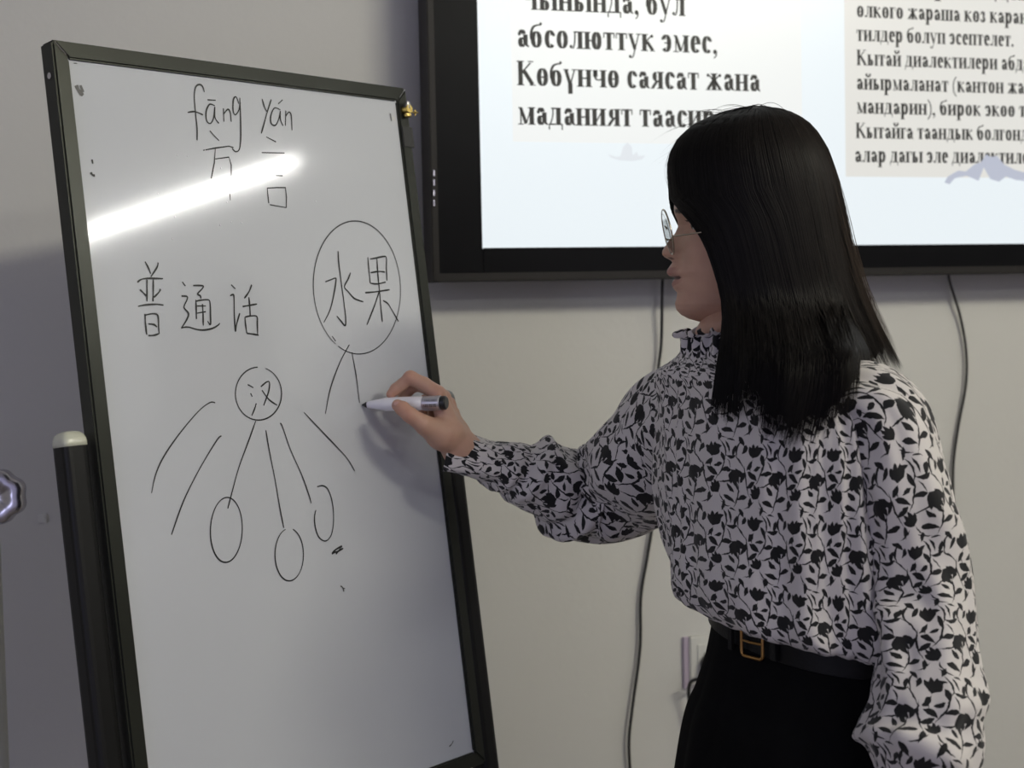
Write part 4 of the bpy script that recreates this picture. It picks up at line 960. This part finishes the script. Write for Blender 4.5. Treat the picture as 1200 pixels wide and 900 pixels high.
# ---- glasses
gl = empty('eyeglasses', tuple(HC + HF * .085 + UP * hz(270)), 'thin metal-framed round eyeglasses worn by the woman', 'glasses')
tiltv = UP * .985 - HF * -.0 + HF * .20; tiltv /= np.linalg.norm(tiltv)
M['rim'] = mat('pale_gold_wire', (.50, .44, .36), .22, metal=1, var=(80, .1))
M['lens'] = mat('spectacle_lens', (.95, .97, .97), .02, trans=1.0); M['lens'].node_tree.nodes['Principled BSDF'].inputs['IOR'].default_value = 1.15
for s in (-1, 1):
    wrap = rad(9) * s
    lx = HL * s * math.cos(rad(8)) - HF * math.sin(rad(8)); lx = lx
    c0 = HC + HF * .0960 + HL * s * .034 + UP * hz(271)
    rim = [c0 + lx * .0255 * math.cos(a) + tiltv * .0250 * math.sin(a) for a in np.linspace(0, 2 * math.pi, 41)]
    rm = MB().tube(rim, .0010, 8, False).build('rim', M['rim'], gl, smooth=True)
    nn_ = np.cross(lx, tiltv); nn_ /= np.linalg.norm(nn_); nv = []
    for h_ in (-.0006, .0006): nv += [c0 + nn_ * h_ + lx * .0250 * math.cos(a) + tiltv * .0245 * math.sin(a) for a in np.linspace(0, 2 * math.pi, 41)[:-1]]
    b = MB(); b.add(nv, [tuple(range(40))[::-1], tuple(range(40, 80))] + [(k, (k + 1) % 40, 40 + (k + 1) % 40, 40 + k) for k in range(40)]); le = b.build('lens', M['lens'], None); le.parent = rm
    h0 = c0 + lx * .0250 - tiltv * .006; e1 = HC + HL * s * .083 + HF * .000 + UP * hz(268); e2 = HC + HL * s * .080 - HF * .018 + UP * hz(288)
    MB().tube([h0, h0 + HL * s * .005 - HF * .004, e1, e2], .0009, 8).build('temple', M['rim'], gl, smooth=True)
    MB().tube([c0 - lx * .022 - tiltv * .006, c0 - lx * .021 - tiltv * .008 - HF * .006], .0006, 6).build('nose_pad', M['rim'], gl)
cA = HC + HF * .0960 + UP * hz(265)
MB().tube([cA + HL * .0095, cA + UP * .003 + HF * .002, cA - HL * .0095], .0009, 8).build('bridge', M['rim'], gl, smooth=True)

# ---- hair
dg = bpy.context.evaluated_depsgraph_get()
bvh = BVHTree.FromPolygons([Vector(p) for p in np.array(cloth.v)], cloth.f)
LT = [(128.5, 884), (131, 862), (136, 838), (146, 815), (160, 798), (175, 789), (190, 785), (210, 785.5), (225, 787.5), (240, 791), (252, 799), (265, 808), (280, 817), (300, 825), (330, 834), (360, 840), (390, 838), (420, 833), (450, 829), (520, 826)]
RT = [(128.5, 886), (131, 912), (136, 928), (146, 944), (160, 956), (180, 967), (210, 977), (250, 986), (290, 993), (330, 1003), (360, 1014), (390, 1029), (413, 1042), (450, 1040), (520, 1010)]
def tab(T, py): return float(np.interp(py, [a for a, _ in T], [b_ for _, b_ in T]))
def near_d(py): return float(np.interp(py, [128.5, 131, 136, 146, 160, 185, 220, 300, 380, 440, 520], [0, .020, .040, .057, .070, .083, .088, .090, .088, .084, .08]))
def hair_pt(q, py, lift=0.0):
    """q: 0 front edge (near side) .. 1 front edge (far side), py: picture height on the head's own plane"""
    xl, xr = tab(LT, py), tab(RT, py); z = hz(py)
    front = min(xl, tab([(128.5, 884), (131, 862), (136, 838), (146, 815), (160, 798), (175, 789), (190, 785), (230, 787), (300, 787), (520, 800)], py))
    rx = (xr - front) / 2 / SCL; xc = (front + xr) / 2; D = near_d(py) + lift; rx += lift
    cc = max(-1, min(1, (xc - xl) / SCL / rx)); ph0 = math.acos(cc)
    if py < 232: ph0 *= max(0, (py - 205) / 27) if py > 205 else 0
    pq = 2 * math.pi * min(q, 1 - q); ph = pq + ph0 * (1 - pq / math.pi) ** 3.0; ph = ph if q < .5 else 2 * math.pi - ph
    e = 2 / 2.25; c_, s2 = math.cos(ph), math.sin(ph)
    X = -rx * math.copysign(abs(c_) ** e, c_); Y = -D * math.copysign(abs(s2) ** e, s2)
    p = np.array([HC[0] + (xc - 884) / SCL + X, HC[1] + Y, HC[2] + z])
    return p
def blouse_y(p, near):
    h_ = bvh.ray_cast(Vector((p[0], p[1] - .5 if near else p[1] + .5, p[2])), Vector((0, 1 if near else -1, 0)), .7)
    return h_[0][1] if h_[0] is not None else None
def tip_py(q):
    """length of the hair: ragged ends in front, shorter over the shoulder"""
    if q < .5:
        x = 600 + (hair_pt(q, 455)[0]) / 1.615 * FPX
        return float(np.interp(x, [826, 833, 842, 852, 866, 880, 893, 915, 935, 950, 968, 985, 995, 1010, 1045], [455, 468, 466, 470, 452, 478, 492, 504, 500, 494, 484, 458, 432, 418, 416]))
    return float(np.interp(q, [.5, .55, .7, .9, 1], [418, 436, 455, 460, 450]))
TIP = [tip_py(i / 400) for i in range(401)]
def tip_py(q): return TIP[int(min(1, max(0, q)) * 400)]
NQ, NZ = 150, 70; hv = np.zeros((NZ, NQ, 3))
for j in range(NQ):
    q = j / (NQ - 1); pe = tip_py(q) - 12 + 16 * nz3(q * 45, 1, 1)
    for i in range(NZ):
        s_ = i / (NZ - 1); py = 128.6 + (pe - 128.6) * (s_ ** 1.35)
        hv[i, j] = hair_pt(q, py, -.003 + .0022 * nz3(q * 45, s_ * .8, 3))
# let it lie on the blouse: pushed outwards over the shoulder and falling in front of it
for j in range(NQ):
    near = j / (NQ - 1) < .5; sg_ = -1 if near else 1; lim = []
    for i in range(NZ):
        y_ = blouse_y(hv[i, j], near) if hv[i, j, 2] < HC[2] - .10 else None
        lim.append(None if y_ is None else y_ + sg_ * .008)
    y0_ = hv[:, j, 1].copy(); y1_ = y0_.copy()
    for i in range(NZ):
        c_ = [lim[k] for k in range(max(0, i - 3), min(NZ, i + 7)) if lim[k] is not None]
        if c_: y1_[i] = min([y0_[i]] + c_) if near else max([y0_[i]] + c_)
    for _ in range(10):
        y1_[1:-1] = y1_[1:-1] * .5 + (y1_[:-2] + y1_[2:]) * .25
    for i in range(NZ):
        if lim[i] is not None: y1_[i] = min(y1_[i], lim[i] + .002) if near else max(y1_[i], lim[i] - .002)
    if near:                       # hair pushed forward off the shoulder also gathers towards the face
        k_ = y1_ / y0_; hv[:, j, 0] *= k_; hv[:, j, 2] = CAM_POS[2] + (hv[:, j, 2] - CAM_POS[2]) * k_
    hv[:, j, 1] = y1_
for j in range(NQ):
    near = j / (NQ - 1) < .5
    for i in range(NZ):
        if hv[i, j, 2] < HC[2] - .10:
            y_ = blouse_y(hv[i, j], near)
            if y_ is not None: hv[i, j, 1] = min(hv[i, j, 1], y_ - .005) if near else max(hv[i, j, 1], y_ + .005)
hv[:, 1:-1, 1] = hv[:, 1:-1, 1] * .5 + (hv[:, :-2, 1] + hv[:, 2:, 1]) * .25
v = hv.reshape(-1, 3); f = [(i * NQ + j, i * NQ + j + 1, (i + 1) * NQ + j + 1, (i + 1) * NQ + j) for i in range(NZ - 1) for j in range(NQ - 1)]
hair_v = [tuple(p) for p in v]; hair_f = list(f); hair_t = [(.0045, .004, .004)] * len(v)
def strand(pts, w, tint):
    pts = np.asarray(pts); nb_ = len(hair_v); ctr = np.array([HC[0] + .01, HC[1], 0]); K = len(pts)
    for i, p in enumerate(pts):
        t_ = pts[min(i + 1, K - 1)] - pts[max(i - 1, 0)]; o_ = p - ctr; o_[2] = 0; sd = np.cross(t_, o_); l_ = np.linalg.norm(sd); sd = sd / l_ if l_ > 1e-9 else np.array([1, 0, 0])
        on = o_ / (np.linalg.norm(o_) + 1e-9); ww = w * (1 if i < K * .7 else max(.12, (K - 1 - i) / (K * .3)))
        hair_v.extend([tuple(p - sd * ww), tuple(p + on * ww * .7), tuple(p + sd * ww)]); hair_t.extend([tint] * 3)
    for i in range(K - 1):
        a = nb_ + 3 * i; hair_f.append((a, a + 1, a + 4, a + 3)); hair_f.append((a + 1, a + 2, a + 5, a + 4))
# precomputed envelope so strands are cheap
for _ in range(5200):
    near = random.random() < .78
    q = random.random() * .5 if near else .5 + random.random() * .5
    clump = nz3(q * 70, 5, 2); pe = tip_py(q) + 8 + 16 * clump + random.uniform(-18, 8)
    lf_ = random.uniform(-.0008, .0022); dq = random.uniform(-.012, .012); K = 22; pts = []
    s0 = 0 if random.random() < .6 else random.uniform(0, .25)
    for i in range(K):
        s_ = s0 + (1 - s0) * i / (K - 1); x = s_ * (NZ - 1) * 1.0; py_frac = s_
        jq = min(1, max(0, q + dq * s_ + .003 * nz3(q * 90, s_ * 2, 7))) * (NQ - 1)
        # sample the shell, extended past its own end for long strands
        ext = (pe - 128.6) / (tip_py(q) - 12 - 128.6); xi = min(x * min(ext, 1.0) ** .74, NZ - 1.001); i0 = int(xi); j0 = min(int(jq), NQ - 2); fi, fj = xi - i0, jq - j0
        p = (hv[i0, j0] * (1 - fi) * (1 - fj) + hv[i0 + 1, j0] * fi * (1 - fj) + hv[i0, j0 + 1] * (1 - fi) * fj + hv[i0 + 1, j0 + 1] * fi * fj)
        if ext > 1 and s_ > .8:
            p = p + (hv[-1, j0] - hv[-4, j0]) / (np.linalg.norm(hv[-1, j0] - hv[-4, j0]) + 1e-9) * (ext - 1) * .30 * (s_ - .8) / .2
        nrm = p - np.array([HC[0], HC[1], p[2]]); nrm[2] = max(0, .02 - s_ * .1); nrm /= np.linalg.norm(nrm) + 1e-9
        pts.append(p + nrm * (.0014 + lf_))
    b_ = random.random(); back = min(1, max(0, (q - .2) / .3)) if near else 1
    tint = tuple(np.array([.0045, .004, .0038]) * (1 + 1.0 * b_) + np.array([.010, .006, .004]) * b_ * back)
    strand(pts, random.uniform(.0004, .0009), tint)
# loose wisps above the crown, at the forehead and around the ends
for _ in range(46):
    a0 = random.uniform(-1.0, 1.3); r1 = random.uniform(.010, .030); st = HC + np.array([random.uniform(-.055, .035), random.uniform(-.04, .02), 0]); 
    zt_ = hz(133) - 2.2 * (st[0] - HC[0]) ** 2 / .1 - .002; st[2] = HC[2] + zt_
    pts = [st + np.array([-(.05 + .03 * a0) * s_ * (1 if a0 > -.3 else -1), -.012 * s_, r1 * math.sin(math.pi * s_ * .85) * .55 - .018 * s_ ** 2]) for s_ in np.linspace(0, 1, 12)]
    strand(pts, .00022, (.02, .017, .015))
for _ in range(30):
    q = random.uniform(0, .06); py0 = random.uniform(150, 210); dx = random.uniform(.001, .006)
    pts = [hair_pt(q, py0 + 60 * s_, .001) + np.array([-dx * math.sin(math.pi * s_), 0, 0]) for s_ in np.linspace(0, 1, 10)]
    strand(pts, .00022, (.02, .017, .015))
for _ in range(70):
    q = random.uniform(.38, .52); py0 = random.uniform(200, 330); dx = random.uniform(.002, .010)
    pts = [hair_pt(q, py0 + (tip_py(q) - py0) * s_, .002) + np.array([dx * s_ * (1.2 - s_) * 2, 0, 0]) for s_ in np.linspace(0, 1, 10)]
    strand(pts, .00024, (.03, .02, .014))
hair = mesh('hair', hair_v, hair_f, M['hair'], None, smooth=True); adopt(hair, woman)
ca = hair.data.color_attributes.new('tint', 'FLOAT_COLOR', 'POINT'); ca.data.foreach_set('color', np.c_[np.array(hair_t), np.ones(len(hair_t))].astype(np.float32).ravel())
hair['label'] = 'long straight black hair to the chest'
